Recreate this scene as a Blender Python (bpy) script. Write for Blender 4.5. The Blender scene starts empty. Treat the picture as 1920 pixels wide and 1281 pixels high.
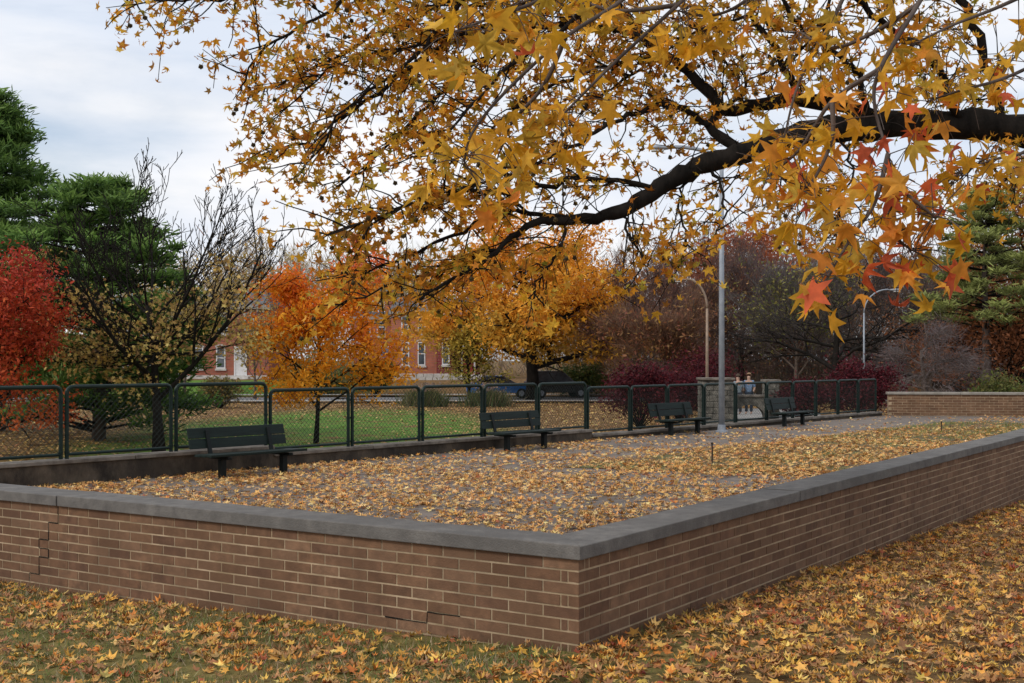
import bpy, bmesh, math, random
import numpy as np
from mathutils import Vector, Matrix
PI = math.pi
SC = bpy.context.scene
COL = SC.collection
F = 2200.0; EYE = 1.75; HOR = 675.0
RNG = np.random.default_rng(7)
random.seed(5)

def P(px, py, Z):
    return np.array([(px-960)/F*Z, Z, EYE-(py-HOR)/F*Z])

# ------------------------------------------------------------------ materials
def nodes(name):
    m = bpy.data.materials.new(name); m.use_nodes = True
    nt = m.node_tree; nt.nodes.clear()
    out = nt.nodes.new('ShaderNodeOutputMaterial')
    return m, nt, out
def N(nt, t, **kw):
    n = nt.nodes.new(t)
    for k, v in kw.items():
        if k in n.inputs: n.inputs[k].default_value = v
        else: setattr(n, k, v)
    return n
def rgba(c): return (c[0], c[1], c[2], 1)
def surf(name, c1, c2, scale=6, rough=.85, bump=.3, bscale=30, metallic=0, spec=.3, dist=.01, stretch=(1,1,1), attr=False, contrast=(.35,.65), c3=None, s3=.7):
    m, nt, out = nodes(name); L = nt.links
    tc = N(nt, 'ShaderNodeTexCoord'); mp = N(nt, 'ShaderNodeMapping'); mp.inputs['Scale'].default_value = stretch
    L.new(tc.outputs['Object'], mp.inputs['Vector'])
    n1 = N(nt, 'ShaderNodeTexNoise', Scale=scale, Detail=6.0, Roughness=.65); L.new(mp.outputs[0], n1.inputs['Vector'])
    cr = N(nt, 'ShaderNodeValToRGB'); cr.color_ramp.elements[0].position = contrast[0]; cr.color_ramp.elements[1].position = contrast[1]
    cr.color_ramp.elements[0].color = rgba(c1); cr.color_ramp.elements[1].color = rgba(c2)
    L.new(n1.outputs['Fac'], cr.inputs['Fac'])
    col = cr.outputs['Color']
    if c3 is not None:
        n3 = N(nt, 'ShaderNodeTexNoise', Scale=s3, Detail=7.0, Roughness=.68); L.new(mp.outputs[0], n3.inputs['Vector'])
        r3 = N(nt, 'ShaderNodeValToRGB'); r3.color_ramp.elements[0].position = .45; r3.color_ramp.elements[1].position = .65
        L.new(n3.outputs['Fac'], r3.inputs['Fac'])
        mx = N(nt, 'ShaderNodeMix', data_type='RGBA'); L.new(r3.outputs['Color'], mx.inputs[0]); L.new(col, mx.inputs[6]); mx.inputs[7].default_value = rgba(c3)
        col = mx.outputs[2]
    if attr:
        at = N(nt, 'ShaderNodeAttribute', attribute_name='Col')
        mx = N(nt, 'ShaderNodeMix', data_type='RGBA', blend_type='MULTIPLY'); mx.inputs[0].default_value = 1
        L.new(at.outputs['Color'], mx.inputs[6]); L.new(col, mx.inputs[7]); col = mx.outputs[2]
    b = N(nt, 'ShaderNodeBsdfPrincipled', Roughness=rough, Metallic=metallic)
    b.inputs['Specular IOR Level'].default_value = spec
    L.new(col, b.inputs['Base Color'])
    n2 = N(nt, 'ShaderNodeTexNoise', Scale=bscale, Detail=5.0); L.new(mp.outputs[0], n2.inputs['Vector'])
    bp = N(nt, 'ShaderNodeBump', Strength=bump, Distance=dist); L.new(n2.outputs['Fac'], bp.inputs['Height']); L.new(bp.outputs[0], b.inputs['Normal'])
    L.new(b.outputs[0], out.inputs['Surface'])
    return m
def leafmat(name, trans=.35, rough=.6, var=.35, ns=25.0):
    m, nt, out = nodes(name); L = nt.links
    at = N(nt, 'ShaderNodeAttribute', attribute_name='Col')
    tc = N(nt, 'ShaderNodeTexCoord'); n1 = N(nt, 'ShaderNodeTexNoise', Scale=ns, Detail=3.0); L.new(tc.outputs['Object'], n1.inputs['Vector'])
    mr = N(nt, 'ShaderNodeMapRange'); mr.inputs['From Min'].default_value = .3; mr.inputs['From Max'].default_value = .7
    mr.inputs['To Min'].default_value = 1-var; mr.inputs['To Max'].default_value = 1+var*.5
    L.new(n1.outputs['Fac'], mr.inputs['Value'])
    vm = N(nt, 'ShaderNodeVectorMath', operation='SCALE'); L.new(at.outputs['Color'], vm.inputs[0]); L.new(mr.outputs[0], vm.inputs['Scale'])
    b = N(nt, 'ShaderNodeBsdfPrincipled', Roughness=rough); b.inputs['Specular IOR Level'].default_value = .25
    L.new(vm.outputs[0], b.inputs['Base Color'])
    if trans > 0:
        t = N(nt, 'ShaderNodeBsdfTranslucent'); L.new(vm.outputs[0], t.inputs['Color'])
        mx = N(nt, 'ShaderNodeMixShader'); mx.inputs[0].default_value = trans
        L.new(b.outputs[0], mx.inputs[1]); L.new(t.outputs[0], mx.inputs[2]); L.new(mx.outputs[0], out.inputs['Surface'])
    else: L.new(b.outputs[0], out.inputs['Surface'])
    return m

M = {}
M['leaf'] = leafmat('foliage', .5)
M['litter'] = leafmat('fallen_leaf', .12)
M['far'] = leafmat('distant_foliage', .35, var=.2)
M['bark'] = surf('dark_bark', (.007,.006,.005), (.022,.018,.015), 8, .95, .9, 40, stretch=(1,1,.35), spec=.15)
M['greybark'] = surf('grey_bark', (.05,.038,.032), (.13,.10,.085), 6, .95, .7, 40, stretch=(1,1,.3))
M['twig'] = surf('twig_bark', (.08,.06,.045), (.15,.11,.085), 6, .9, .2, 30)
M['brick'] = surf('brown_brick', (.70,.70,.70), (1.2,1.18,1.15), 9, .88, .5, 90, attr=True, dist=.006, c3=(.74,.73,.71), s3=1.2)
M['mortar'] = surf('tan_mortar', (.30,.22,.13), (.50,.38,.25), 5, .95, .5, 120, dist=.004, c3=(.25,.19,.125), s3=1.5)
M['cap'] = surf('coping_concrete', (.10,.094,.088), (.20,.188,.172), 7, .9, .7, 80, dist=.008, c3=(.115,.108,.10), s3=1.4, contrast=(.30,.70))
M['capfar'] = surf('pale_concrete', (.20,.18,.15), (.33,.30,.26), 4, .9, .4, 60, dist=.006)
M['lowwall'] = surf('stained_concrete', (.03,.024,.019), (.14,.11,.08), 3, .92, .6, 50, dist=.01, stretch=(1,1,.6), c3=(.045,.036,.028), s3=1)
M['lowcap'] = surf('weathered_concrete_coping', (.10,.085,.07), (.24,.21,.175), 4, .9, .5, 60)
M['green'] = surf('dark_green_paint', (.002,.012,.009), (.005,.022,.016), 8, .5, .1, 60, spec=.3)
M['wire'] = surf('green_coated_wire', (.006,.016,.013), (.014,.024,.021), 8, .5, .1, 60)
M['bench'] = surf('bench_planks', (.003,.009,.007), (.008,.019,.015), 7, .6, .3, 50, stretch=(.3,4,4), spec=.25)
M['bench2'] = surf('bench_metal', (.003,.005,.005), (.006,.010,.009), 7, .6, .2, 60, spec=.25)
M['pole'] = surf('galvanised_steel', (.24,.27,.31), (.34,.37,.41), 5, .5, .1, 60, metallic=.2)
M['polebrown'] = surf('brown_steel', (.24,.17,.12), (.34,.25,.18), 5, .55, .1, 60)
M['lampglass'] = surf('lamp_glass', (.6,.62,.6), (.7,.72,.7), 5, .2, .0, 60)
M['stone'] = surf('limestone', (.09,.085,.07), (.27,.25,.21), 5, .9, .7, 14, dist=.03, c3=(.06,.055,.048), s3=2)
M['whitestone'] = surf('white_stone', (.4,.38,.35), (.6,.58,.55), 2, .9, .5, 10)
M['white'] = surf('white_paint', (.6,.6,.6), (.72,.72,.72), 4, .6, .1, 20)
M['glass'] = surf('window_glass', (.03,.035,.045), (.10,.12,.14), 1.2, .12, 0, 5, spec=.8)
M['roof'] = surf('slate_roof', (.09,.092,.10), (.17,.175,.185), 5, .8, .5, 12)
M['trim'] = surf('house_trim', (.28,.25,.22), (.36,.33,.29), 4, .7, .1, 20)
M['rust'] = surf('rusty_steel', (.02,.015,.012), (.05,.035,.025), 20, .8, .3, 60)
M['tyre'] = surf('tyre_rubber', (.012,.012,.012), (.02,.02,.02), 8, .8, .1, 30)
M['skin'] = surf('skin_tone', (.45,.28,.2), (.5,.32,.24), 5, .6, 0, 30)
def paint(name, c, rough=.35): return surf(name, tuple(x*.9 for x in c), tuple(min(1,x*1.1) for x in c), 5, rough, 0, 30, spec=.5)

def housebrick(name, c1, c2):
    m, nt, out = nodes(name); L = nt.links
    tc = N(nt, 'ShaderNodeTexCoord'); mp = N(nt, 'ShaderNodeMapping'); mp.inputs['Rotation'].default_value = (PI/2, 0, 0)
    L.new(tc.outputs['Object'], mp.inputs['Vector'])
    br = N(nt, 'ShaderNodeTexBrick', Scale=1.0); br.inputs['Brick Width'].default_value = .42; br.inputs['Row Height'].default_value = .14; br.inputs['Mortar Size'].default_value = .012
    br.inputs['Color1'].default_value = rgba(c1); br.inputs['Color2'].default_value = rgba(c2); br.inputs['Mortar'].default_value = rgba((.25,.16,.12))
    L.new(mp.outputs[0], br.inputs['Vector'])
    n = N(nt, 'ShaderNodeTexNoise', Scale=.8, Detail=4.0); L.new(tc.outputs['Object'], n.inputs['Vector'])
    mr = N(nt, 'ShaderNodeMapRange'); mr.inputs['To Min'].default_value = .6; mr.inputs['To Max'].default_value = 1.4; L.new(n.outputs['Fac'], mr.inputs['Value'])
    vm = N(nt, 'ShaderNodeVectorMath', operation='SCALE'); L.new(br.outputs['Color'], vm.inputs[0]); L.new(mr.outputs[0], vm.inputs['Scale'])
    b = N(nt, 'ShaderNodeBsdfPrincipled', Roughness=.9); L.new(vm.outputs[0], b.inputs['Base Color']); L.new(b.outputs[0], out.inputs['Surface'])
    return m

# ------------------------------------------------------------------ mesh helpers
def tag(o, label=None, cat=None, group=None, kind=None):
    if label: o['label'] = label
    if cat: o['category'] = cat
    if group: o['group'] = group
    if kind: o['kind'] = kind
    return o
def thing(name, loc, label, cat, group=None, rz=0):
    o = bpy.data.objects.new(name, None); COL.objects.link(o)
    o.location = tuple(float(v) for v in loc); o.rotation_euler = (0, 0, rz); o.empty_display_size = .2
    return tag(o, label, cat, group)
def link(name, me, mat, parent=None):
    o = bpy.data.objects.new(name, me); COL.objects.link(o)
    if mat: me.materials.append(mat)
    if parent: o.parent = parent
    return o
class MB:
    def __init__(s): s.v = []; s.f = []; s.c = []
    def add(s, vs, fs, c=None):
        b = len(s.v); s.v.extend([tuple(float(a) for a in q) for q in vs]); s.f.extend([tuple(i+b for i in q) for q in fs])
        s.c.extend([c or (1,1,1)]*len(vs))
    def hexa(s, q, c=None):
        s.add(q, [(3,2,1,0),(4,5,6,7),(0,1,5,4),(1,2,6,5),(2,3,7,6),(3,0,4,7)], c)
    def box(s, x0, x1, y0, y1, z0, z1, c=None):
        s.hexa([(x0,y0,z0),(x1,y0,z0),(x1,y1,z0),(x0,y1,z0),(x0,y0,z1),(x1,y0,z1),(x1,y1,z1),(x0,y1,z1)], c)
    def obox(s, o, d, n, u0, u1, v0, v1, z0, z1, c=None):
        q = []
        for z in (z0, z1):
            for (u, v) in ((u0,v0),(u1,v0),(u1,v1),(u0,v1)):
                q.append((o[0]+d[0]*u+n[0]*v, o[1]+d[1]*u+n[1]*v, z))
        s.hexa(q, c)
    def tube(s, pts, rad, sides=6, caps=True, c=None):
        pts = [np.array(p, float) for p in pts]; n = len(pts)
        if not hasattr(rad, '__len__'): rad = [rad]*n
        T = []
        for i in range(n):
            a = pts[max(0,i-1)]; b = pts[min(n-1,i+1)]; t = b-a; T.append(t/(np.linalg.norm(t)+1e-9))
        ref = np.array([0,0,1.]) if abs(T[0][2]) < .9 else np.array([1.,0,0])
        u = np.cross(T[0], ref); u /= np.linalg.norm(u)
        vs = []; fs = []
        for i in range(n):
            u = u - T[i]*np.dot(u, T[i]); u /= (np.linalg.norm(u)+1e-9); w = np.cross(T[i], u)
            for k in range(sides):
                a = 2*PI*k/sides; vs.append(pts[i]+(u*math.cos(a)+w*math.sin(a))*rad[i])
        for i in range(n-1):
            for k in range(sides):
                k2 = (k+1) % sides
                fs.append((i*sides+k, i*sides+k2, (i+1)*sides+k2, (i+1)*sides+k))
        if caps: fs.append(tuple(range(sides-1,-1,-1))); fs.append(tuple((n-1)*sides+k for k in range(sides)))
        s.add(vs, fs, c)
    def build(s, name, mat, parent=None, smooth=False, bevel=0, col=False):
        me = bpy.data.meshes.new(name); me.from_pydata(s.v, [], s.f)
        if smooth: me.polygons.foreach_set('use_smooth', [True]*len(me.polygons))
        if col:
            a = me.color_attributes.new('Col', 'FLOAT_COLOR', 'POINT')
            arr = np.ones((len(s.v), 4), np.float32); arr[:, :3] = np.array(s.c); a.data.foreach_set('color', arr.ravel())
        me.update(); o = link(name, me, mat, parent)
        if bevel:
            b = o.modifiers.new('Bevel', 'BEVEL'); b.width = bevel; b.segments = 2; b.limit_method = 'ANGLE'
        return o
def children(o): return [c for c in bpy.data.objects if c.parent == o]
def dup(root, loc, rz, label, scale=None):
    r = root.copy(); COL.objects.link(r); r.location = loc; r.rotation_euler = (0,0,rz); r['label'] = label
    if scale: r.scale = scale
    for ch in children(root):
        c = ch.copy(); COL.objects.link(c); c.parent = r
        for g in children(ch):
            d = g.copy(); COL.objects.link(d); d.parent = c
    return r

# leaf templates
def star(hi=False, wide=17, sr=.60, nr=.42):
    tips = [(-128,.72),(-66,.98),(0,1.08),(66,.98),(128,.72)]
    V = [(0,0,0)]; Fs = []
    def pol(a, r, z): a = math.radians(90-a); return (r*math.cos(a), r*math.sin(a), z)
    V.append((0,-.22,.0)); prev = 1; n = len(tips)
    for i, (a, r) in enumerate(tips):
        last = i == n-1
        if hi:
            s1 = len(V); V.append(pol(a-wide, r*sr, .10)); t = len(V); V.append(pol(a, r, .45)); s2 = len(V); V.append(pol(a+wide, r*sr, .10))
            if last: nx = 1
            else: nx = len(V); V.append(pol((a+tips[i+1][0])/2, nr, .06))
            Fs += [(0,prev,s1,t),(0,t,s2,nx)]
        else:
            t = len(V); V.append(pol(a, r, .4))
            if last: nx = 1
            else: nx = len(V); V.append(pol((a+tips[i+1][0])/2, .46, .06))
            Fs.append((0,prev,t,nx))
        prev = nx
    if hi:
        b = len(V); V += [(-.02,-.2,0),(.02,-.2,0),(.05,-.8,-.25)]; Fs.append((b,b+1,b+2))
    return np.array(V), Fs
T_HI = star(True, 16, .6, .42); T_LO = star(False)
T_QUAD = (np.array([(0,-.9,0),(.5,0,.15),(0,1,0),(-.5,0,.15)]), [(0,1,2,3)])
T_OVAL = (np.array([(0,-1,0),(.45,-.2,.12),(.3,.6,.1),(0,1,-.1),(-.3,.6,.1),(-.45,-.2,.12)]), [(0,1,2,3),(0,3,4,5)])
T_TWIG = (np.array([(-.018,0,0),(.018,0,0),(0,1,0)]), [(0,1,2)])
def cloud(name, pts, nrm, size, cols, tmpl, mat, parent=None, dirs=None, curl=1.0, base=None):
    pts = np.asarray(pts, float); n = len(pts); TV, TF = tmpl; k = len(TV)
    nrm = np.asarray(nrm, float); 
    if dirs is None:
        nrm = nrm/(np.linalg.norm(nrm, axis=1, keepdims=True)+1e-9)
        t = np.cross(nrm, RNG.normal(size=(n,3))); t /= (np.linalg.norm(t, axis=1, keepdims=True)+1e-9); b = np.cross(nrm, t)
    else:
        b = dirs/(np.linalg.norm(dirs, axis=1, keepdims=True)+1e-9)
        t = np.cross(b, RNG.normal(size=(n,3))); t /= (np.linalg.norm(t, axis=1, keepdims=True)+1e-9); nrm = np.cross(t, b)
    size = np.broadcast_to(np.asarray(size, float), (n,))
    cz = RNG.uniform(-.6, 1.4, n)*curl
    asp = RNG.uniform(.6, 1.1, n)
    V = pts[:,None,:] + size[:,None,None]*(TV[None,:,0,None]*t[:,None,:]*asp[:,None,None] + TV[None,:,1,None]*b[:,None,:] + (TV[None,:,2]*cz[:,None])[:,:,None]*nrm[:,None,:])
    V = V.reshape(-1,3).astype(np.float32)
    if base is not None: V -= np.array(base, np.float32)
    fl = np.array([i for f in TF for i in f]); st = np.cumsum([0]+[len(f) for f in TF])[:-1]; nl = len(fl)
    loops = (fl[None,:] + (np.arange(n)*k)[:,None]).ravel().astype(np.int32)
    starts = (st[None,:] + (np.arange(n)*nl)[:,None]).ravel().astype(np.int32)
    me = bpy.data.meshes.new(name); me.vertices.add(n*k); me.vertices.foreach_set('co', V.ravel())
    me.loops.add(len(loops)); me.loops.foreach_set('vertex_index', loops)
    me.polygons.add(len(starts)); me.polygons.foreach_set('loop_start', starts)
    me.update(calc_edges=True)
    a = me.color_attributes.new('Col', 'FLOAT_COLOR', 'POINT')
    C = np.ones((n,k,4), np.float32); C[:,:,:3] = np.asarray(cols)[:,None,:]
    a.data.foreach_set('color', C.ravel())
    return link(name, me, mat, parent)
def pick(n, pal, w=None, var=.15):
    pal = np.array(pal, float); 
    if w is not None: w = np.array(w, float); w /= w.sum()
    i = RNG.choice(len(pal), n, p=w)
    return np.clip(pal[i]*RNG.uniform(1-var, 1+var, (n,1))*RNG.uniform(1-var*.4, 1+var*.4, (n,3)), 0, 1)
def sn(x, y, s=1.0, ph=0):
    return (np.sin(x*1.3*s+ph)*np.cos(y*1.7*s+ph*2.1)+np.sin((x*.8+y*1.1)*2.1*s+ph*.7)*.7+np.sin((x*1.9-y*1.3)*2.7*s+ph*1.7)*.5+np.cos((x*2.3+y*3.1)*2.2*s+ph)*.35)/2.0

# ------------------------------------------------------------------ layout
FO = np.array([-6.9, 15.8]); FD = np.array([.871, 1.0]); FDn = FD/np.linalg.norm(FD); FN = np.array([FDn[1], -FDn[0]])
C0 = np.array([.44, 7.73]); R0 = np.array([20.0, 36.0]); J0 = np.array([-8.83, 13.58])
DR = (R0-C0)/np.linalg.norm(R0-C0); NR = np.array([DR[1], -DR[0]])
DL = (J0-C0)/np.linalg.norm(J0-C0); NL = np.array([DL[1], -DL[0]])*-1
if NL[1] > 0: NL = -NL
def wf(x, y): return (x-FO[0])*FN[0]+(y-FO[1])*FN[1]
def outL(x, y): return (x-C0[0])*NL[0]+(y-C0[1])*NL[1]
def outR(x, y): return (x-C0[0])*NR[0]+(y-C0[1])*NR[1]
def sstep(a, b, x): t = np.clip((x-a)/(b-a), 0, 1); return t*t*(3-2*t)
def ground_z(x, y):
    x = np.asarray(x, float); y = np.asarray(y, float)
    near = np.maximum(.122+.00927*x-.0396*y, -.85)
    near = np.minimum(near, .5)
    f = sstep(.3, 4.0, wf(x, y))
    far = -.8 + sstep(82, 90, y)*1.0
    z = far*(1-f)+np.maximum(near, far)*f
    z = z + .025*sn(x, y, .9)*sstep(-.5, -4, -np.abs(wf(x,y)))
    return z

# ------------------------------------------------------------------ terrain
def axis(lim, fine, fr, n):
    a = np.arange(fr[0], fr[1], fine); lo = fr[0]-np.geomspace(1, lim+fr[0]+1, n)[::1]; hi = fr[1]+np.geomspace(1, lim-fr[1], n)
    return np.concatenate([lo[::-1], a, hi])
xs = axis(900, .6, (-30, 32), 22); ys = np.concatenate([-np.geomspace(1, 60, 8)[::-1], np.arange(0, 96, .6), 96+np.geomspace(1, 1500, 25)])
GX, GY = np.meshgrid(xs, ys); GZ = ground_z(GX, GY)
nx, ny = len(xs), len(ys)
me = bpy.data.meshes.new('ground')
idx = np.arange(nx*ny).reshape(ny, nx)
quads = np.stack([idx[:-1,:-1], idx[:-1,1:], idx[1:,1:], idx[1:,:-1]], -1).reshape(-1,4)
me.from_pydata(np.stack([GX,GY,GZ],-1).reshape(-1,3).tolist(), [], quads.tolist())
me.polygons.foreach_set('use_smooth', [True]*len(me.polygons))
def groundmat():
    m, nt, out = nodes('lawn_and_leaf_litter'); L = nt.links
    tc = N(nt, 'ShaderNodeTexCoord')
    n1 = N(nt, 'ShaderNodeTexNoise', Scale=3.5, Detail=8.0, Roughness=.75); L.new(tc.outputs['Object'], n1.inputs['Vector'])
    lit = N(nt, 'ShaderNodeValToRGB'); e = lit.color_ramp.elements; e[0].position = .32; e[1].position = .68; e[0].color = rgba((.065,.040,.019)); e[1].color = rgba((.27,.16,.068))
    L.new(n1.outputs['Fac'], lit.inputs['Fac'])
    grs = N(nt, 'ShaderNodeValToRGB'); e = grs.color_ramp.elements; e[0].position = .3; e[1].position = .7; e[0].color = rgba((.055,.12,.018)); e[1].color = rgba((.15,.27,.045))
    L.new(n1.outputs['Fac'], grs.inputs['Fac'])
    def spot(c, r):
        vm = N(nt, 'ShaderNodeVectorMath', operation='SUBTRACT'); L.new(tc.outputs['Object'], vm.inputs[0]); vm.inputs[1].default_value = c
        vs = N(nt, 'ShaderNodeVectorMath', operation='MULTIPLY'); L.new(vm.outputs[0], vs.inputs[0]); vs.inputs[1].default_value = (1/r[0], 1/r[1], 0)
        ln = N(nt, 'ShaderNodeVectorMath', operation='LENGTH'); L.new(vs.outputs[0], ln.inputs[0])
        mr = N(nt, 'ShaderNodeMapRange'); mr.inputs['From Min'].default_value = 1.15; mr.inputs['From Max'].default_value = .75; L.new(ln.outputs['Value'], mr.inputs['Value'])
        return mr.outputs[0]
    a = spot((-7.0,42,0), (6.5,19,1)); c = spot((-26,86,0),(16,4.5,1)); d = spot((-2.5,7.5,0),(4.5,2.2,1))
    mx1 = N(nt, 'ShaderNodeMath', operation='MAXIMUM'); L.new(a, mx1.inputs[0]); L.new(c, mx1.inputs[1])
    md = N(nt, 'ShaderNodeMath', operation='MULTIPLY'); L.new(d, md.inputs[0]); md.inputs[1].default_value = .25
    mx2 = N(nt, 'ShaderNodeMath', operation='MAXIMUM'); L.new(mx1.outputs[0], mx2.inputs[0]); L.new(md.outputs[0], mx2.inputs[1])
    n2 = N(nt, 'ShaderNodeTexNoise', Scale=.9, Detail=6.0, Roughness=.7); L.new(tc.outputs['Object'], n2.inputs['Vector'])
    mr2 = N(nt, 'ShaderNodeMapRange'); mr2.inputs['From Min'].default_value = .32; mr2.inputs['From Max'].default_value = .5; L.new(n2.outputs['Fac'], mr2.inputs['Value'])
    ml = N(nt, 'ShaderNodeMath', operation='MULTIPLY'); L.new(mx2.outputs[0], ml.inputs[0]); L.new(mr2.outputs[0], ml.inputs[1])
    mix = N(nt, 'ShaderNodeMix', data_type='RGBA'); L.new(ml.outputs[0], mix.inputs[0]); L.new(lit.outputs['Color'], mix.inputs[6]); L.new(grs.outputs['Color'], mix.inputs[7])
    bs = N(nt, 'ShaderNodeBsdfPrincipled', Roughness=.95); bs.inputs['Specular IOR Level'].default_value = .1
    L.new(mix.outputs[2], bs.inputs['Base Color'])
    n3 = N(nt, 'ShaderNodeTexNoise', Scale=22.0, Detail=5.0); L.new(tc.outputs['Object'], n3.inputs['Vector'])
    bp = N(nt, 'ShaderNodeBump', Strength=.7, Distance=.03); L.new(n3.outputs['Fac'], bp.inputs['Height']); L.new(bp.outputs[0], bs.inputs['Normal'])
    L.new(bs.outputs[0], out.inputs['Surface']); return m
tag(link('ground', me, groundmat()), kind='structure')

def plazamat():
    m, nt, out = nodes('plaza_concrete'); L = nt.links
    tc = N(nt, 'ShaderNodeTexCoord'); mp = N(nt, 'ShaderNodeMapping'); mp.inputs['Rotation'].default_value = (0,0,-math.atan2(FDn[1],FDn[0])); L.new(tc.outputs['Object'], mp.inputs['Vector'])
    br = N(nt, 'ShaderNodeTexBrick', Scale=1.0, offset=0.0); br.inputs['Brick Width'].default_value = 1.5; br.inputs['Row Height'].default_value = 1.5; br.inputs['Mortar Size'].default_value = .012
    br.inputs['Color1'].default_value = rgba((.8,.8,.8)); br.inputs['Color2'].default_value = rgba((1.05,1.03,1)); br.inputs['Mortar'].default_value = rgba((.3,.28,.25)); L.new(mp.outputs[0], br.inputs['Vector'])
    n1 = N(nt, 'ShaderNodeTexNoise', Scale=1.4, Detail=9.0, Roughness=.7); L.new(tc.outputs['Object'], n1.inputs['Vector'])
    cr = N(nt, 'ShaderNodeValToRGB'); e = cr.color_ramp.elements; e[0].position = .3; e[1].position = .7; e[0].color = rgba((.10,.08,.066)); e[1].color = rgba((.24,.195,.16)); L.new(n1.outputs['Fac'], cr.inputs['Fac'])
    mx = N(nt, 'ShaderNodeMix', data_type='RGBA', blend_type='MULTIPLY'); mx.inputs[0].default_value = 1; L.new(br.outputs['Color'], mx.inputs[6]); L.new(cr.outputs['Color'], mx.inputs[7])
    bs = N(nt, 'ShaderNodeBsdfPrincipled', Roughness=.85); L.new(mx.outputs[2], bs.inputs['Base Color'])
    n3 = N(nt, 'ShaderNodeTexNoise', Scale=60.0, Detail=4.0); L.new(tc.outputs['Object'], n3.inputs['Vector'])
    bp = N(nt, 'ShaderNodeBump', Strength=.4, Distance=.006); L.new(n3.outputs['Fac'], bp.inputs['Height']); L.new(bp.outputs[0], bs.inputs['Normal'])
    L.new(bs.outputs[0], out.inputs['Surface']); return m
FE = FO+FD*21.15
mb = MB()
poly = [C0-NL*.15-NR*.15, R0-NR*.1+np.array([-.1,0]), np.array([11.9,36.75]), FE, J0+DR*.12+np.array([.05,0])]
mb.add([(p[0],p[1],0) for p in poly]+[(p[0],p[1],-.12) for p in poly], [(0,1,2,3,4),(9,8,7,6,5)])
tag(mb.build('plaza', plazamat()), kind='structure')
def fp(s, w): q = FO+FDn*s+FN*w; return q
bp_ = [fp(7.5,3.6), fp(25.5,3.2), fp(26.5,4.2), C0+DR*27-NR*.42, C0+DR*11-NR*.42]
BED = bp_
mb = MB(); mb.add([(p[0],p[1],.012) for p in bp_], [tuple(range(len(bp_)))])
tag(mb.build('planting_bed', surf('bed_soil', (.07,.045,.025), (.2,.13,.06), 5, .95, .8, 30, c3=(.10,.13,.03), s3=.6)), kind='structure')
def inpoly(x, y, poly):
    r = np.zeros(x.shape, bool); n = len(poly); j = n-1
    for i in range(n):
        xi, yi = poly[i]; xj, yj = poly[j]
        c = ((yi > y) != (yj > y)) & (x < (xj-xi)*(y-yi)/(yj-yi+1e-12)+xi); r ^= c; j = i
    return r

# ------------------------------------------------------------------ foreground brick wall
HC = .081
def brick_cols():
    pal = [(.172,.094,.053),(.184,.102,.058),(.160,.086,.049),(.196,.110,.064),(.150,.080,.048),(.178,.098,.057),(.205,.118,.070)]
    c = np.array(pal[random.randrange(len(pal))])*random.uniform(.93,1.07); return tuple(c)
def brick_face(mb, o, d, n, length, ztop, zfun, corner_par, L=.275, Hc=HC, g=.013):
    rows = 22
    for i in range(rows):
        z1 = ztop-i*Hc; z0 = z1-Hc+g
        own = i % 2 == corner_par
        edges = [0 if own else .088] + [k*L+(0 if own else L/2)+(L if own else 0) for k in range(int(length/L)+1)]
        for a, b in zip(edges[:-1], edges[1:]):
            if a > length: break
            q = o+d*a; b = min(b, length)
            u0 = a+(0 if a == edges[0] else g/2); u1 = b-g/2
            if z1 > float(zfun(q[0], q[1]))-.12 and u1-u0 > .03:
                pr = random.uniform(-.0015,.002)
                mb.obox(o, d, n, u0, u1, -.08, pr, z0+random.uniform(-.001,.001), z1-.001, brick_cols())
wallr = thing('brick_wall', (C0[0], C0[1], -.18), 'low brown brick wall with grey coping turning a corner in the foreground', 'wall')
def rel(o, root):
    o.parent = root; o.matrix_parent_inverse = Matrix.Translation(-Vector(root.location)); return o
gz = lambda x, y: ground_z(x, y)
ZB = .43
mb = MB(); brick_face(mb, C0, DL, NL, 12.0, ZB, gz, 0); rel(mb.build('brickwork', M['brick'], None, col=True), wallr)
mb = MB(); brick_face(mb, C0, DR, NR, 34.0, ZB, gz, 1); rel(mb.build('brickwork', M['brick'], None, col=True), wallr)
mb = MB(); mb.obox(C0, DL, NL, .005, 12, -.28, -.0035, -1.3, ZB+.001); mb.obox(C0, DR, NR, .30, 34.2, -.28, -.0037, -1.4, ZB+.0005)
mb.obox(C0, DR, NR, .005, .31, -.1, -.0037, -1.4, ZB)
rel(mb.build('mortar', M['mortar']), wallr)
def isect(p, d, q, e):
    A = np.array([[d[0], -e[0]],[d[1], -e[1]]]); t = np.linalg.solve(A, q-p); return p+d*t[0]
oc = isect(C0+NL*.03, DL, C0+NR*.03, DR); ic = isect(C0-NL*.36, DL, C0-NR*.36, DR)
def coping(d, n, cuts, ztop=.53, zb=ZB+.003):
    mb = MB(); out0 = C0+n*.03; in0 = C0-n*.36
    for a, b in zip(cuts[:-1], cuts[1:]):
        dz = random.uniform(-.004,.004); sh = random.uniform(-.004,.004)
        if a == 0: p0, p3 = oc, ic; sh = 0
        else: p0 = out0+d*(a+.006)+n*sh; p3 = in0+d*(a+.006)
        p1 = out0+d*(b-.006)+n*sh; p2 = in0+d*(b-.006)
        q = [p0,p1,p2,p3]
        ar = sum(q[i][0]*q[(i+1)%4][1]-q[(i+1)%4][0]*q[i][1] for i in range(4))
        if ar < 0: q = q[::-1]
        mb.hexa([(p[0],p[1],zb) for p in q]+[(p[0],p[1],ztop+dz) for p in q])
    return mb
rel(coping(DL, NL, [0, 5.35, 8.2, 11.2]).build('coping', M['cap'], bevel=.007), wallr)
rel(coping(DR, NR, [0, 3.9, 7.4, 11.0, 14.5, 18.0, 22, 26, 30, 34.1]).build('coping', M['cap'], bevel=.007), wallr)
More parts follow.
